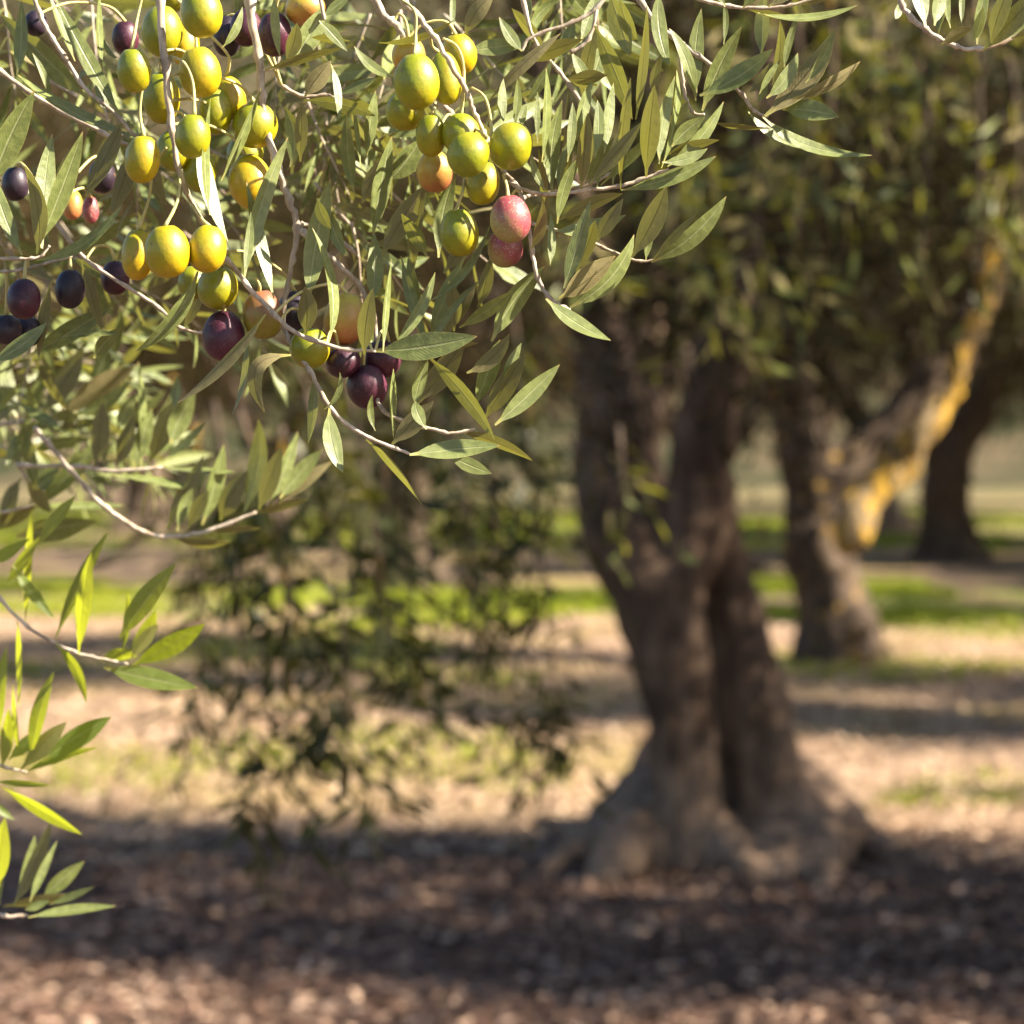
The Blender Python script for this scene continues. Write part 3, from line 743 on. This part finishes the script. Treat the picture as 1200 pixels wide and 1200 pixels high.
def strands_leaves(starts, dirs, lens, per, leaf, wid, droop, sc_rand=0.3):
    """leaves set along drooping strands; returns verts, tris"""
    n = len(starts)
    t = np.linspace(0.05, 1, per)
    d = dirs / np.linalg.norm(dirs, axis=1, keepdims=True)
    p = starts[:, None, :] + d[:, None, :] * (lens[:, None] * t)[:, :, None]
    p[:, :, 2] -= droop * (lens[:, None] * t ** 2)
    p += rng.normal(0, 0.01, p.shape)
    tang = d[:, None, :] * np.ones((1, per, 1)); tang = tang.copy()
    tang[:, :, 2] -= 2 * droop * t
    tang /= np.linalg.norm(tang, axis=2, keepdims=True)
    pos = p.reshape(-1, 3); tg = tang.reshape(-1, 3)
    m = len(pos)
    rv = rng.normal(0, 1, (m, 3)); rv -= tg * (rv * tg).sum(1, keepdims=True); rv /= np.linalg.norm(rv, axis=1, keepdims=True)
    a = rng.uniform(0.45, 1.1, m)[:, None]
    ld = tg * np.cos(a) + rv * np.sin(a); ld /= np.linalg.norm(ld, axis=1, keepdims=True)
    nn = tg * 0.7 + np.array(SUN)[None] * 0.5 + rng.normal(0, 0.5, (m, 3))
    nn -= ld * (nn * ld).sum(1, keepdims=True); nn /= np.linalg.norm(nn, axis=1, keepdims=True) + 1e-9
    s = np.cross(ld, nn)
    L = leaf * rng.uniform(1 - sc_rand, 1 + sc_rand, m)[:, None]
    W = L * wid * rng.uniform(0.8, 1.2, m)[:, None] * 0.5
    b = pos; tip = pos + ld * L - nn * L * 0.05
    q1 = pos + ld * L * 0.28; q2 = pos + ld * L * 0.62
    f = nn * W * 0.3
    verts = np.stack([b, q1 - s * W * 0.9 + f, q1 + s * W * 0.9 + f, q2 - s * W * 0.95 + f, q2 + s * W * 0.95 + f, tip], 1).reshape(-1, 3)
    base = (np.arange(m) * 6)[:, None, None]
    tr = np.array([[0, 1, 2], [1, 3, 4], [1, 4, 2], [3, 5, 4]])[:, ::-1][None]
    # winding so that the upper face looks along nn
    return verts, (base + tr[:, :, ::-1]).reshape(-1, 3)

def crown_mesh(name, rx, rz, zc, strands, per, leaf, wid, lens=(0.35, 0.75), lump=0.55, hang=0.0):
    """clumped olive crown: sub-clumps on an ellipsoid, each full of drooping shoots"""
    nc = 34
    cl = []
    for _ in range(nc):
        v = V((random.gauss(0, 1), random.gauss(0, 1), random.gauss(0, 0.8))).normalized()
        r = random.uniform(0.45, 1.0) ** 0.6
        cl.append((v.x * rx * r, v.y * rx * r, zc + v.z * rz * r, random.uniform(0.5, 1.0) * lump * rx * 0.6))
    cl = np.array(cl)
    idx = rng.integers(0, nc, strands)
    off = rng.normal(0, 1, (strands, 3)); off /= np.linalg.norm(off, axis=1, keepdims=True)
    off *= rng.uniform(0, 1, strands)[:, None] ** 0.45
    st = cl[idx, :3] + off * cl[idx, 3:4] * np.array([1, 1, 0.8])
    out = st - np.array([0, 0, zc - rz * 0.2]); out /= np.linalg.norm(out, axis=1, keepdims=True)
    di = out * 0.6 + rng.normal(0, 0.5, (strands, 3)) + np.array([0, 0, 0.1])
    ln = rng.uniform(*lens, strands)
    vt, tr = strands_leaves(st, di, ln, per, leaf, wid, 0.55)
    return np_mesh(name, vt, tr)

def generic_trunk(seed, h=1.25):
    random.seed(seed)
    r0 = random.uniform(0.24, 0.32)
    lean = V((random.uniform(-.25, .25), random.uniform(-.25, .25), 0))
    top = lean + V((0, 0, h))
    tubes = [[(V((0, 0, -0.1)), r0 * 1.5), (V((0, 0, 0.15)) + lean * .1, r0 * 1.1), (lean * 0.5 + V((0, 0, h * 0.55)), r0 * 0.85), (top, r0 * 0.8)]]
    for k in range(5):
        a = k * 1.257 + random.uniform(-.4, .4)
        tubes.append([(V((0, 0, 0.25)), r0 * 0.6), (V((math.cos(a) * r0 * 1.3, math.sin(a) * r0 * 1.3, 0.05)), r0 * 0.5), (V((math.cos(a) * r0 * 2.2, math.sin(a) * r0 * 2.2, -0.08)), r0 * 0.2)])
    for k in range(4):
        a = k * 1.57 + random.uniform(-.5, .5)
        o = V((math.cos(a), math.sin(a), 0))
        tubes.append([(top - V((0, 0, 0.15)), r0 * 0.62), (top + o * 0.4 + V((0, 0, 0.45)), r0 * 0.5), (top + o * 0.95 + V((0, 0, 1.1)), r0 * 0.33), (top + o * 1.4 + V((0, 0, 1.9)), r0 * 0.15)])
    return build_remesh(tubes, 0.045, 0.05, 12, seed * 3.1)

# ------------------------------------------------ crowns shared by the trees
random.seed(5)
crownA = crown_mesh('crown', 2.3, 1.55, 3.3, 2600, 16, 0.066, 0.26)
crownB = crown_mesh('crown', 2.5, 1.7, 3.4, 2600, 16, 0.070, 0.26)
crownC = crown_mesh('crown', 2.1, 1.5, 3.2, 2400, 16, 0.066, 0.26)
crownS = crown_mesh('crown', 1.45, 1.8, 3.5, 5200, 16, 0.068, 0.28, lump=1.15)
crownD = crown_mesh('crown', 2.2, 1.6, 3.4, 5400, 16, 0.068, 0.28, lump=0.85)
tr1, tr2 = generic_trunk(3), generic_trunk(8, 1.1)
random.seed(77)

def px_tubes(lists, d, org):
    out = []
    for t in lists:
        pts = []
        for q in t:
            dd = d + (q[3] if len(q) > 3 else 0)
            pts.append((P(q[0], q[1], dd) - org, q[2] * K * dd))
        out.append(pts)
    return out

# ---- main tree
D1 = 10.5
org = G(830, 1003); org.z = 0
main = thing('olive_tree', 'big olive tree with a thick double trunk forking low, standing in shade right of centre', 'tree', org, 'olive trees of the grove')
root_pts = lambda pts: [(G(x, y) - org + V((0, 0, z)), r * K * D1) for x, y, z, r in pts]
mt = px_tubes([
 [(800, 1030, 58), (803, 985, 48), (801, 930, 40), (796, 850, 42), (787, 760, 49), (782, 700, 50), (804, 640, 44), (820, 560, 40), (830, 470, 36), (846, 400, 33), (870, 340, 25), (884, 250, 21), (893, 150, 18), (900, 0, 16), (905, -180, 10)],
 [(785, 760, 44), (758, 690, 44), (722, 630, 42), (706, 560, 38, .1), (710, 480, 34, .2), (706, 400, 33, .3), (682, 300, 26, .3), (650, 180, 20, .3), (620, 50, 17, .3), (590, -140, 11, .3)],
 [(745, 640, 30, .3), (752, 560, 28, .45), (752, 490, 24, .6), (752, 420, 20, .9), (765, 330, 17, 1.0), (790, 220, 14, 1.0), (800, 80, 11, 1.0)],
 [(955, 1020, 56, .1), (935, 980, 46, .1), (908, 930, 42, .12), (892, 870, 42, .14), (878, 790, 39, .16), (862, 710, 33, .18), (842, 640, 30, .16), (835, 560, 26, .1)],
 [(845, 985, 30, .3), (842, 900, 34, .3), (842, 800, 34, .3), (840, 720, 34, .26), (830, 640, 30, .2)],
], D1, org)
mt += [root_pts([(795, 955, .28, 42), (752, 980, .15, 38), (700, 1000, .06, 28), (650, 1010, -.01, 16), (630, 1014, -.06, 8)]),
       root_pts([(810, 975, .2, 36), (845, 1005, .06, 32), (868, 1022, .0, 20), (885, 1030, -.06, 8)]),
       root_pts([(785, 965, .25, 42), (750, 1005, .10, 40), (715, 1022, .02, 26), (690, 1030, -.06, 10)]),
       root_pts([(915, 960, .24, 38), (970, 985, .10, 34), (1035, 1000, .02, 24), (1100, 1010, -.03, 13), (1130, 1013, -.06, 7)]),
       root_pts([(930, 975, .2, 36), (955, 1010, .06, 32), (968, 1035, -.05, 14)]),
       root_pts([(915, 985, .2, 34), (915, 1012, .05, 28), (905, 1030, -.06, 10)]),
       root_pts([(945, 970, .14, 32), (1000, 988, .03, 24), (1050, 990, -.05, 11)])]
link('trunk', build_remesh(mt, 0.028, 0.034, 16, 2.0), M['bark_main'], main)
random.seed(21)
mc = crown_mesh('crown', 2.2, 1.3, 4.3, 2300, 16, 0.062, 0.25)
# hanging shoots under the crown, in front of the limbs
hs, hd, hl = [], [], []
for (x, y, n, spread) in [(690, 120, 26, 60), (760, 160, 30, 60), (830, 190, 34, 60), (900, 200, 40, 60), (960, 120, 36, 70), (1040, 100, 30, 80), (720, 300, 26, 45), (700, 470, 10, 30), (800, 290, 26, 45), (880, 330, 22, 40), (1120, 180, 30, 80), (980, 260, 26, 50), (600, 250, 24, 60), (530, 380, 24, 60)]:
    for _ in range(n):
        p = P(x + random.gauss(0, spread), y + random.gauss(0, spread * 0.8), D1 + random.uniform(-1.6, -0.5) - 0.5 * random.random()) - org
        hs.append(p); hd.append((random.gauss(0, .3), random.gauss(0, .3), -0.6)); hl.append(random.uniform(0.25, 0.6))
for _ in range(420):  # unseen leaf lobe out to the right, added to shade the trunk
    hs.append(V((random.uniform(2.2, 3.6), 9.9 + random.gauss(0, .3), random.uniform(1.9, 4.2))) - org); hd.append((random.gauss(0, .5), random.gauss(0, .5), -0.3)); hl.append(random.uniform(0.25, 0.6))
hv, ht = strands_leaves(np.array([tuple(p) for p in hs]), np.array(hd), np.array(hl), 12, 0.062, 0.25, 0.3)
v0 = np.empty(len(mc.vertices) * 3, np.float32); mc.vertices.foreach_get('co', v0)
f0 = np.empty(len(mc.loops), np.int32); mc.loops.foreach_get('vertex_index', f0)
mcm = np_mesh('crown', np.concatenate([v0.reshape(-1, 3), hv]), np.concatenate([f0.reshape(-1, 3), ht + len(mc.vertices)]))
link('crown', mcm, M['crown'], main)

# ---- second tree with lichen limb
D2 = 20.2
org2 = G(985, 772); org2.z = 0
t2 = thing('olive_tree', 'olive tree with a stout leaning trunk and a sunlit yellow limb, second from the front', 'tree', org2, 'olive trees of the grove')
m2 = px_tubes([
 [(988, 790, 56), (982, 745, 48), (972, 700, 44), (964, 650, 44), (962, 605, 43), (948, 560, 37), (932, 500, 29), (925, 430, 25), (915, 330, 20), (900, 200, 16), (888, 40, 11)],
 [(965, 630, 40), (988, 570, 37), (1030, 520, 31), (1075, 472, 25), (1120, 400, 20), (1180, 300, 16), (1250, 150, 11)],
 [(990, 740, 34), (1020, 770, 26), (1048, 780, 12)], [(970, 740, 34), (945, 765, 24), (930, 780, 12)], [(1000, 750, 30), (1010, 778, 26), (1016, 792, 10)]], D2, org2)
link('trunk', build_remesh(m2, 0.045, 0.08, 14, 9.0), M['bark2'], t2)
lm = px_tubes([[(985, 640, 14, -.5), (1000, 622, 22, -.6), (1012, 588, 23, -.6), (1048, 550, 21, -.55), (1080, 506, 18, -.65), (1110, 468, 17, -.6), (1124, 412, 13, -.6), (1156, 350, 13, -.55), (1168, 260, 10, -.6), (1200, 140, 6, -.6)]], D2, org2)
lo = link('limb', build_remesh(lm, 0.03, 0.05, 12, 4.0), M['lichen_bark'], t2)
lo['label'] = 'sunlit limb covered in yellow lichen'
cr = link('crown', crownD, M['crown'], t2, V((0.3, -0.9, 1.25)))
# ---- third tree
D3 = 36.5
org3 = G(1110, 656); org3.z = 0
t3 = thing('olive_tree', 'smaller looking olive tree with a dark forked trunk, farthest trunk at the right', 'tree', org3, 'olive trees of the grove')
m3 = px_tubes([[(1112, 672, 46), (1110, 645, 36), (1108, 600, 28), (1112, 550, 29), (1135, 500, 23), (1165, 430, 18), (1200, 330, 13)], [(1112, 560, 24), (1092, 510, 20), (1072, 440, 15), (1050, 330, 11)],
               [(1115, 640, 26), (1145, 658, 18), (1165, 664, 8)], [(1105, 640, 26), (1080, 658, 18), (1062, 664, 8)]], D3, org3)
link('trunk', build_remesh(m3, 0.07, 0.1, 12, 14.0), M['bark'], t3)
link('crown', crownB, M['crown'], t3, V((0, 0.5, 0.3)))

# ---- other trees: rows behind and the shading trees at the right
FAR = 'dense grey green olive tree in the blurred rows behind the near trunks'
far = [(-5.4, 15.0), (-6.3, 25.5), (-1.1, 30.0), (6.6, 26.5), (-8.5, 31.0), (-3.2, 37.5), (1.6, 41.0), (10.2, 38.0), (-9.0, 42.0), (6.2, 48.0), (-2.0, 50.0), (-6.3, 54.0), (2.6, 57.0), (11.5, 55.0), (-12.0, 56.0), (7.0, 62.0), (-3.0, 65.0), (-9.5, 68.0), (13.5, 68.0), (2.5, 70.0), (11.8, 30.5), (12.8, 36.5), (8.4, 33.5), (-5.6, 19.5), (9.8, 23.2), (2.4, 33.0), (11.0, 44.0), (10.0, 43.0), (-6.0, 47.0)]
for i, (x, y) in enumerate(far):
    s = 1.0 + 0.012 * max(0, y - 20) + random.uniform(-.06, .12)
    t = thing('olive_tree', FAR, 'tree', V((x, y, 0)), 'olive trees in the far rows')
    t.rotation_euler.z = random.uniform(0, 6.28)
    t.scale = (s, s, s)
    link('trunk', (tr1, tr2)[i % 2], M['bark'], t)
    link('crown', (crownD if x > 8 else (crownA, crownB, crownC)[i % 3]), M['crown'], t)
for x, y, s, c, lab in [(4.5, 8.6, 1.0, crownS, 'olive tree at the right whose crown shades the foreground earth'),
                        (4.4, 5.45, 0.8, crownC, 'olive tree at the right in front of the shading tree, dappling the nearest earth'),
                        (6.7, 13.2, 0.75, crownD, 'low olive tree at the right, level with the ground behind the double trunk'),
                        (6.0, 16.6, 1.0, crownD, 'olive tree right of the double trunk, its crown at the right edge'),
                        (3.7, 2.9, 0.8, crownD, 'nearest olive tree at the right, shading the drooping branches')]:
    t = thing('olive_tree', lab, 'tree', V((x, y, 0)), 'olive trees of the grove')
    t.rotation_euler.z = x * 2.1
    t.scale = (s, s, s)
    link('trunk', tr1, M['bark'], t)
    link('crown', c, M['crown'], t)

# ---- drooping blurred branches in the middle distance
def droop(label, d, strands, mat='crown'):
    x0, y0 = strands[0][:2]
    org = P(x0, y0, d)
    root = thing('drooping_branch', label, 'branch', org, 'drooping branches in the middle distance')
    sv, sf = [], []
    ss, dd_, ll = [], [], []
    for (x, y, x2, y2, n) in strands:
        e = random.uniform(-.35, .35)
        a = P(x, y, d + e) - org; b = P(x2, y2, d + e + random.uniform(-.2, .2)) - org
        mid = a.lerp(b, 0.45) + V((random.uniform(-.03, .03), 0, 0.03))
        sv, sf = [], []
        tube(sv, sf, catmull([(a, 0.006), (mid, 0.004), (b, 0.0012)], 5), 6)
        link('stem', mesh('stem', sv, sf), M['bark2'], root)
        for _ in range(int(n * (1.0 if mat == 'crown' else 0.85))):
            t = random.random() ** 0.8
            p = a.lerp(mid, t * 2) if t < 0.5 else mid.lerp(b, t * 2 - 1)
            ss.append(tuple(p)); q = (b - a).normalized()
            dd_.append((q.x * .6 + random.gauss(0, .5), random.gauss(0, .5), q.z * .6 + random.gauss(0, .3))); ll.append(random.uniform(0.06, 0.15))
    vt, tr = strands_leaves(np.array(ss), np.array(dd_), np.array(ll), 8, 0.058, 0.19, 0.4)
    link('foliage', np_mesh('foliage', vt, tr), M['shade_droop' if mat == 'crown' else mat], root)
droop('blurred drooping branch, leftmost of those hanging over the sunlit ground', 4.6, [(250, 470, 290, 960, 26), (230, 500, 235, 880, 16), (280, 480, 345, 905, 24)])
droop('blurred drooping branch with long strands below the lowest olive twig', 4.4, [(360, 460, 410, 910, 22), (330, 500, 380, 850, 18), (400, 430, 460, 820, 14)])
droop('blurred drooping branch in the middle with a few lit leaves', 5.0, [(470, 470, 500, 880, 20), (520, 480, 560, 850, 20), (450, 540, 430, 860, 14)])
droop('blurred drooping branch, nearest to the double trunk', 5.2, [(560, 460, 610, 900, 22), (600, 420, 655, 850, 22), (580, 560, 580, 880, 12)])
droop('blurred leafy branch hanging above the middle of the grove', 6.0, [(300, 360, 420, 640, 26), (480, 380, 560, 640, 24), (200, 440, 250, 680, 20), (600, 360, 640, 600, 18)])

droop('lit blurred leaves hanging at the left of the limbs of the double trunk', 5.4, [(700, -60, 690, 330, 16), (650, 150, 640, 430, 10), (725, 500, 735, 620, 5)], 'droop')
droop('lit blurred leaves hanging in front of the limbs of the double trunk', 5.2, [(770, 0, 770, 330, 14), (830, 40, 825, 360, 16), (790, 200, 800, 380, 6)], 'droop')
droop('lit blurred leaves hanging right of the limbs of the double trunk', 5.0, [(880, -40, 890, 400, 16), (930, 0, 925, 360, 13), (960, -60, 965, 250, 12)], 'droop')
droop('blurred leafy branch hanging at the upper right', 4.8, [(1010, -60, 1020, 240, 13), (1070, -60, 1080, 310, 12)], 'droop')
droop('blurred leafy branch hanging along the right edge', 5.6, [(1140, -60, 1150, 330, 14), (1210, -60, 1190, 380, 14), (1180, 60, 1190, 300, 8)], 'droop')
# ---- ground
t = NT('grove_earth')
oc = t.coord('Object')
xyz = t.sep(oc)
n1 = t.noise(oc, 0.55, 4, 0.6)
n2 = t.noise(oc, 5.0, 5, 0.7)
n3 = t.noise(oc, 34.0, 4, 0.7)
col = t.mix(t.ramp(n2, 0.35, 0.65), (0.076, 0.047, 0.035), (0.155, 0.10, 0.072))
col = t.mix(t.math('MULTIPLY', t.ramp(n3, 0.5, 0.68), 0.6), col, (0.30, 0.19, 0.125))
lit = t.ramp(xyz[1], 9.9, 11.2)  # sunlight painted in: earth turns paler past the shade edge
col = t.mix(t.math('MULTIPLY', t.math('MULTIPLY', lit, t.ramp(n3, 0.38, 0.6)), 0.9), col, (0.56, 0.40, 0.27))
gr = t.math('MULTIPLY', t.ramp(n1, 0.46, 0.6), t.ramp(xyz[1], 10.8, 13.0))
col = t.mix(t.math('MULTIPLY', gr, 0.5), col, (0.26, 0.22, 0.04))
band = t.math('SUBTRACT', 1.0, t.ramp(t.math('ABSOLUTE', t.math('SUBTRACT', t.math('ADD', xyz[1], t.math('MULTIPLY', n1, 4.0)), 29.5)), 1.5, 3.0))
n5 = t.ramp(t.noise(oc, 0.9, 4, 0.65), 0.4, 0.6)
col = t.mix(t.math('MULTIPLY', band, t.math('MULTIPLY', n5, 0.8)), col, (0.17, 0.23, 0.03))
band2 = t.math('SUBTRACT', 1.0, t.ramp(t.math('ABSOLUTE', t.math('SUBTRACT', t.math('ADD', xyz[1], t.math('MULTIPLY', n1, 6.0)), 50)), 3.0, 7.0))
col = t.mix(t.math('MULTIPLY', band2, t.math('MULTIPLY', n5, 0.8)), col, (0.16, 0.21, 0.03))
far_ = t.ramp(xyz[1], 36, 56)
col = t.mix(t.math('MULTIPLY', far_, 0.75), col, (0.10, 0.095, 0.035))
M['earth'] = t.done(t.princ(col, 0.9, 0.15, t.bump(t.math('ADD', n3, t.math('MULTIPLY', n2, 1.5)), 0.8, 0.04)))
vs, fs = [], []
NX, NY = 120, 200
ys = [-12 + 104 * (j / NY) ** 1.4 for j in range(NY + 1)]
def gz(x, y):
    z = 0.05 * mnoise.fractal(V((x * 0.5, y * 0.5, 0)), 1.0, 2.0, 4)
    dd = min((V((x, y, 0)) - V((o.x, o.y, 0))).length for o in (org, org2, org3))
    if dd < 3: z = z * (0.15 + 0.85 * dd / 3) - 0.01
    return z - 0.02
for j in range(NY + 1):
    for i in range(NX + 1):
        x = -45 + 90 * i / NX
        x = x * (0.15 + 0.85 * abs(x) / 45)
        vs.append(V((x, ys[j], gz(x, ys[j]))))
for j in range(NY):
    for i in range(NX):
        a = j * (NX + 1) + i
        fs.append((a, a + 1, a + NX + 2, a + NX + 1))
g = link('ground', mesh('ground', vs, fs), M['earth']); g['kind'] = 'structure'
# hill closing the valley behind
t = NT('hill_scrub')
oc = t.coord('Object')
col = t.mix(t.ramp(t.noise(oc, 0.35, 5, 0.65), 0.4, 0.6), (0.03, 0.035, 0.015), (0.09, 0.07, 0.04))
M['hill'] = t.done(t.princ(col, 0.95, 0.1))
vs, fs = [], []
for j in range(31):
    for i in range(61):
        x = -300 + 10 * i; y = 88 + 10 * j
        s = min(1, j / 14)
        vs.append(V((x, y, -0.4 + 46 * (3 * s * s - 2 * s ** 3) + 5 * s * mnoise.noise(V((x * .03, y * .03, 1))))))
for j in range(30):
    for i in range(60):
        a = j * 61 + i; fs.append((a, a + 1, a + 62, a + 61))
h = link('hill', mesh('hill', vs, fs), M['hill']); h['kind'] = 'structure'

# leaf litter
def flat_bits(n, ymin, ymax, size, wid, zup, tilt, power=1.0, keep=None):
    y = ymin + (ymax - ymin) * rng.uniform(0, 1, n) ** power
    x = rng.uniform(-1, 1, n) * (0.22 * y + 1.0)
    if keep is not None:
        k = keep(x, y); x, y = x[k], y[k]; n = len(x)
    z = np.array([gz(a, b) for a, b in zip(x, y)]) + zup
    an = rng.uniform(0, 6.283, n)
    nz = rng.normal(0, tilt, (n, 2))
    d = np.stack([np.cos(an), np.sin(an), nz[:, 0]], 1)
    s = np.stack([-np.sin(an), np.cos(an), nz[:, 1]], 1)
    L = (size * rng.uniform(0.5, 1.4, n))[:, None]
    W = L * wid
    p = np.stack([x, y, z], 1)
    up = np.array([0, 0, 1])[None] * L * 0.12
    vt = np.stack([p - d * L * .5, p - s * W * .5 + up, p + s * W * .5 + up, p + d * L * .5], 1).reshape(-1, 3)
    b = (np.arange(n) * 4)[:, None, None]
    return vt, (b + np.array([[0, 2, 1], [1, 2, 3]])[None]).reshape(-1, 3)
def litter_material(name, ramp):
    t = NT(name)
    rn = t.n('ShaderNodeNewGeometry').outputs['Random Per Island']
    cr_ = t.n('ShaderNodeValToRGB'); t.l(rn, cr_.inputs[0])
    e = cr_.color_ramp.elements
    e[0].position = 0; e[0].color = (*ramp[0][1], 1); e[1].position = 1; e[1].color = (*ramp[-1][1], 1)
    for pos, cc in ramp[1:-1]:
        q = e.new(pos); q.color = (*cc, 1)
    return t.done(t.princ(cr_.outputs[0], 0.7, 0.25))
M['litter'] = litter_material('shade_brown_dry_leaf', [(0, (0.06, 0.033, 0.024)), (0.5, (0.12, 0.068, 0.046)), (0.8, (0.22, 0.14, 0.095)), (1, (0.58, 0.41, 0.29))])  # nearer litter, shade put into its darker colour
M['sun_litter'] = litter_material('sun_paled_dry_leaf', [(0, (0.12, 0.07, 0.045)), (0.4, (0.26, 0.17, 0.10)), (0.75, (0.42, 0.29, 0.185)), (1, (0.64, 0.49, 0.34))])  # farther litter painted paler, sunlight put into its colour
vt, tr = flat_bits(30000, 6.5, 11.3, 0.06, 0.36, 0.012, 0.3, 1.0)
li = link('leaf_litter', np_mesh('leaf_litter', vt, tr), M['litter']); li['kind'] = 'stuff'; li['label'] = 'fallen olive leaves coloured darker brown for the shade of the trees'
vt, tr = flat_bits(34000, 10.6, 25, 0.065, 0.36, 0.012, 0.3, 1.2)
li = link('leaf_litter', np_mesh('leaf_litter', vt, tr), M['sun_litter']); li['kind'] = 'stuff'; li['label'] = 'dry leaves coloured paler for the sunlit earth'
# grass
t = NT('grass_blade')
rn = t.n('ShaderNodeNewGeometry').outputs['Random Per Island']
col = t.mix(rn, (0.12, 0.18, 0.012), (0.36, 0.36, 0.04))
p_ = t.princ(col, 0.55, 0.3)
tl = t.n('ShaderNodeBsdfTranslucent'); tl.inputs[0].default_value = (0.38, 0.48, 0.03, 1)
mx = t.n('ShaderNodeMixShader'); mx.inputs[0].default_value = 0.35
t.l(p_, mx.inputs[1]); t.l(tl.outputs[0], mx.inputs[2])
M['grass'] = t.done(mx.outputs[0])
def grass(n, ymin, ymax, keep, hgt):
    y = rng.uniform(ymin, ymax, n); x = rng.uniform(-1, 1, n) * (0.2 * y + 1.0)
    k = np.array([keep(a, b) for a, b in zip(x, y)]); x, y = x[k], y[k]; n = len(x)
    z = np.array([gz(a, b) for a, b in zip(x, y)])
    an = rng.uniform(0, 6.283, n); h = hgt * rng.uniform(0.5, 1.3, n)
    s = np.stack([np.cos(an), np.sin(an), np.zeros(n)], 1) * (0.012 * y / 15)[:, None]
    p = np.stack([x, y, z], 1)
    lean = rng.normal(0, 0.35, (n, 2)) * h[:, None]
    tip = p + np.stack([lean[:, 0], lean[:, 1], h], 1)
    vt = np.stack([p - s, p + s, tip], 1).reshape(-1, 3)
    return vt, np.arange(n * 3).reshape(-1, 3)
def keep1(x, y):
    v = mnoise.noise(V((x * 0.55 + 3.1, y * 0.4, 0.3)))
    if 12.2 < y < 15: return v > -0.02
    if 15 <= y < 24: return v > 0.22
    if 25 < y < 30.5: return v > -0.05
    return v > 0.05
parts = [grass(26000, 12.2, 24, keep1, 0.05), grass(26000, 24, 31, keep1, 0.10), grass(20000, 40, 60, keep1, 0.14)]
off = 0; vv, tt = [], []
for a, b in parts:
    vv.append(a); tt.append(b + off); off += len(a)
gs = link('grass', np_mesh('grass', np.concatenate(vv), np.concatenate(tt)), M['grass']); gs['kind'] = 'stuff'; gs['label'] = 'short green grass in patches between the trees'
